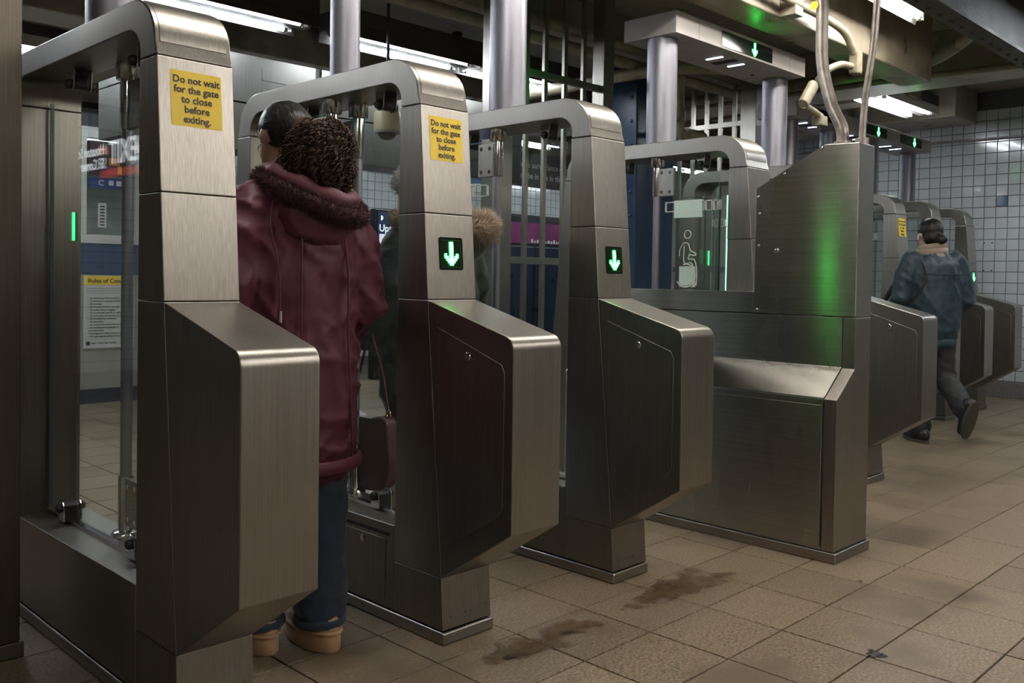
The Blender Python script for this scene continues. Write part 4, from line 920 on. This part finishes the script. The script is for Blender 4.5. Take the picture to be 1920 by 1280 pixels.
# --- walking person in the teal jacket
p3l = Vector((7.20, 2.62, 0))
b = MB(); HC3 = (0, .06, 1.520); head(b, HC3, 1.0)
b.limb([(0, .0, 1.32), (0, .03, 1.40), (0, .045, 1.45)], [.058, .050, .050])
b.limb([(0, 0, .82), (0, 0, 1.02), (0, 0, 1.18), (0, 0, 1.31)], [(.15, .10), (.125, .09), (.16, .10), (.14, .09)], 16, ref=(1, 0, 0))
for q in (-1, 1):
    b.limb([(q*.165, 0, 1.30), (q*.22, -.02, 1.06), (q*.17, .18, .97)], [.05, .042, .03]); hand(b, (q*.16, .20, .965), (-q*.3, 1, 0), (-q, 0, .5))
b.limb([(-.08, 0, .82), (-.075, .04, .46), (-.07, .02, .09)], [.085, .056, .042]); b.limb([(-.07, 0, .06), (-.07, .13, .045)], [.04, .034])
b.limb([(.08, 0, .82), (.085, -.03, .47), (.09, -.30, .26)], [.085, .056, .042]); b.limb([(.09, -.315, .23), (.09, -.31, .17)], [.034, .026])
p3 = link('person', fuse('person', b, .012, 4), SKIN2); p3.location = p3l; p3.rotation_euler = (0, 0, math.radians(-38)); p3.scale = (1.035,)*3
tag(p3, 'person in a teal jacket, black trousers and beige scarf striding through the far gates', 'person'); eyes(p3, HC3)
c = MB(); c.limb([(0, 0, .76), (0, 0, .84), (0, 0, 1.0), (0, 0, 1.18), (0, 0, 1.30), (0, .01, 1.38)], [(.175, .125), (.20, .145), (.215, .155), (.215, .15), (.20, .135), (.10, .09)], 22, ref=(1, 0, 0))
for q in (-1, 1): c.limb([(q*.165, 0, 1.33), (q*.225, -.01, 1.20), (q*.255, -.02, 1.05), (q*.22, .10, .97), (q*.17, .19, .96)], [.080, .078, .072, .068, .058], 14)
link('jacket', fuse('jacket', c, .012, 4, folds(.012, 9, 3.5, 41)), TEAL, p3)
MB().tube([(.172*math.cos(a), .122*math.sin(a), .735) for a in [k*math.pi/12 for k in range(25)]], [(.03, .010)]*25, 10, ref=(0, 0, 1)).build('waistband', TEAL, p3)
MB().tube(smoothpath([(-.19, -.14, 1.24), (-.10, -.158, 1.235), (0, -.163, 1.232), (.10, -.158, 1.235), (.19, -.14, 1.24)], 4), .004, 6).build('yoke_seam', TEAL, p3)
for k, (z, r) in enumerate(((1.375, .098), (1.405, .092), (1.432, .083))):
    MB().tube([(r*math.cos(a), .02+(r*1.03)*math.sin(a), z+.014*math.sin(a+k)) for a in [i*math.pi/12 for i in range(25)]], [(.026, .018)]*25, 10, ref=(0, 0, 1)).build('scarf', BEIGE, p3)
t = MB(); t.limb([(-.08, 0, .80), (-.08, .02, .62), (-.08, .035, .46), (-.075, .025, .25), (-.07, .015, .10)], [.10, .088, .078, .082, .088], 14)
t.limb([(.08, 0, .80), (.083, -.015, .62), (.087, -.045, .47), (.09, -.18, .36), (.09, -.285, .27)], [.10, .088, .080, .076, .078], 14); t.limb([(-.06, 0, .78), (.06, 0, .78)], [.11, .11])
link('trousers', fuse('trousers', t, .012, 4, folds(.008, 9, 6, 51)), BLACKC, p3)
def shoe(parent, M4):
    m = MB(); m.limb([(0, -.055, .06), (0, .06, .055), (0, .16, .045)], [(.043, .052), (.046, .045), (.042, .034)], 14, ref=(1, 0, 0)); m.v = [tuple(M4 @ Vector(v)) for v in m.v]
    s = m.build('shoe', SHOE, parent); q = MB().prism([(.045*math.cos(a), .05+.155*math.sin(a)) for a in [k*math.pi/10 for k in range(20)]], 'z', 0, .024); q.v = [tuple(M4 @ Vector(v)) for v in q.v]
    q.build('sole', mat('shoe_sole', (.05, .045, .035), .8), s)
shoe(p3, Matrix.Translation((-.07, 0, 0)))
shoe(p3, Matrix.Translation((.09, -.375, .255)) @ Matrix.Rotation(math.radians(-68), 4, 'X'))
hc = MB(); hc.ell((0, .042, 1.556), (.086, .104, .094)); hc.ell((0, .0, 1.50), (.074, .065, .07)); hc.ell((.012, -.085, 1.485), (.042, .036, .034)); hc.limb([(0, -.03, 1.50), (.01, -.07, 1.488)], [.05, .03])
cap = fuse('hair', hc, .010, 3); bmm = bmesh.new(); bmm.from_mesh(cap)
bmesh.ops.delete(bmm, geom=[v for v in bmm.verts if (v.co.y > .105 and v.co.z < 1.585) or (abs(v.co.x) > .060 and v.co.y > .030 and v.co.z < 1.535)], context='VERTS'); bmm.to_mesh(cap); bmm.free()
ho = link('hair', cap, HAIR, p3); ho.modifiers.new('thick', 'SOLIDIFY').thickness = .006
MB().limb([(-.086, .058, 1.515), (-.088, .062, 1.490)], [.006, .004], 8).build('earbud', WHITE, p3)
bg3 = empty('shoulder_bag', tuple(p3l+Matrix.Rotation(math.radians(-38), 3, 'Z') @ Vector((-.345, .06, .80))), 'black shoulder bag under the arm of the person in teal', 'bag', rz=math.radians(-38))
MB().prism(rrect(-.14, .14, 0, .22, .03), 'x', -.03, .03).build('body', BLACKC, bg3, bevel=.012)
MB().tube(smoothpath([(.0, .06, .22), (.10, .02, .42), (.19, -.03, .595), (.205, -.12, .585), (.195, -.222, .44), (.09, -.215, .28), (.0, -.10, .21)], 8), [(.018, .004)]*49, 8).build('strap', BLACKC, bg3)
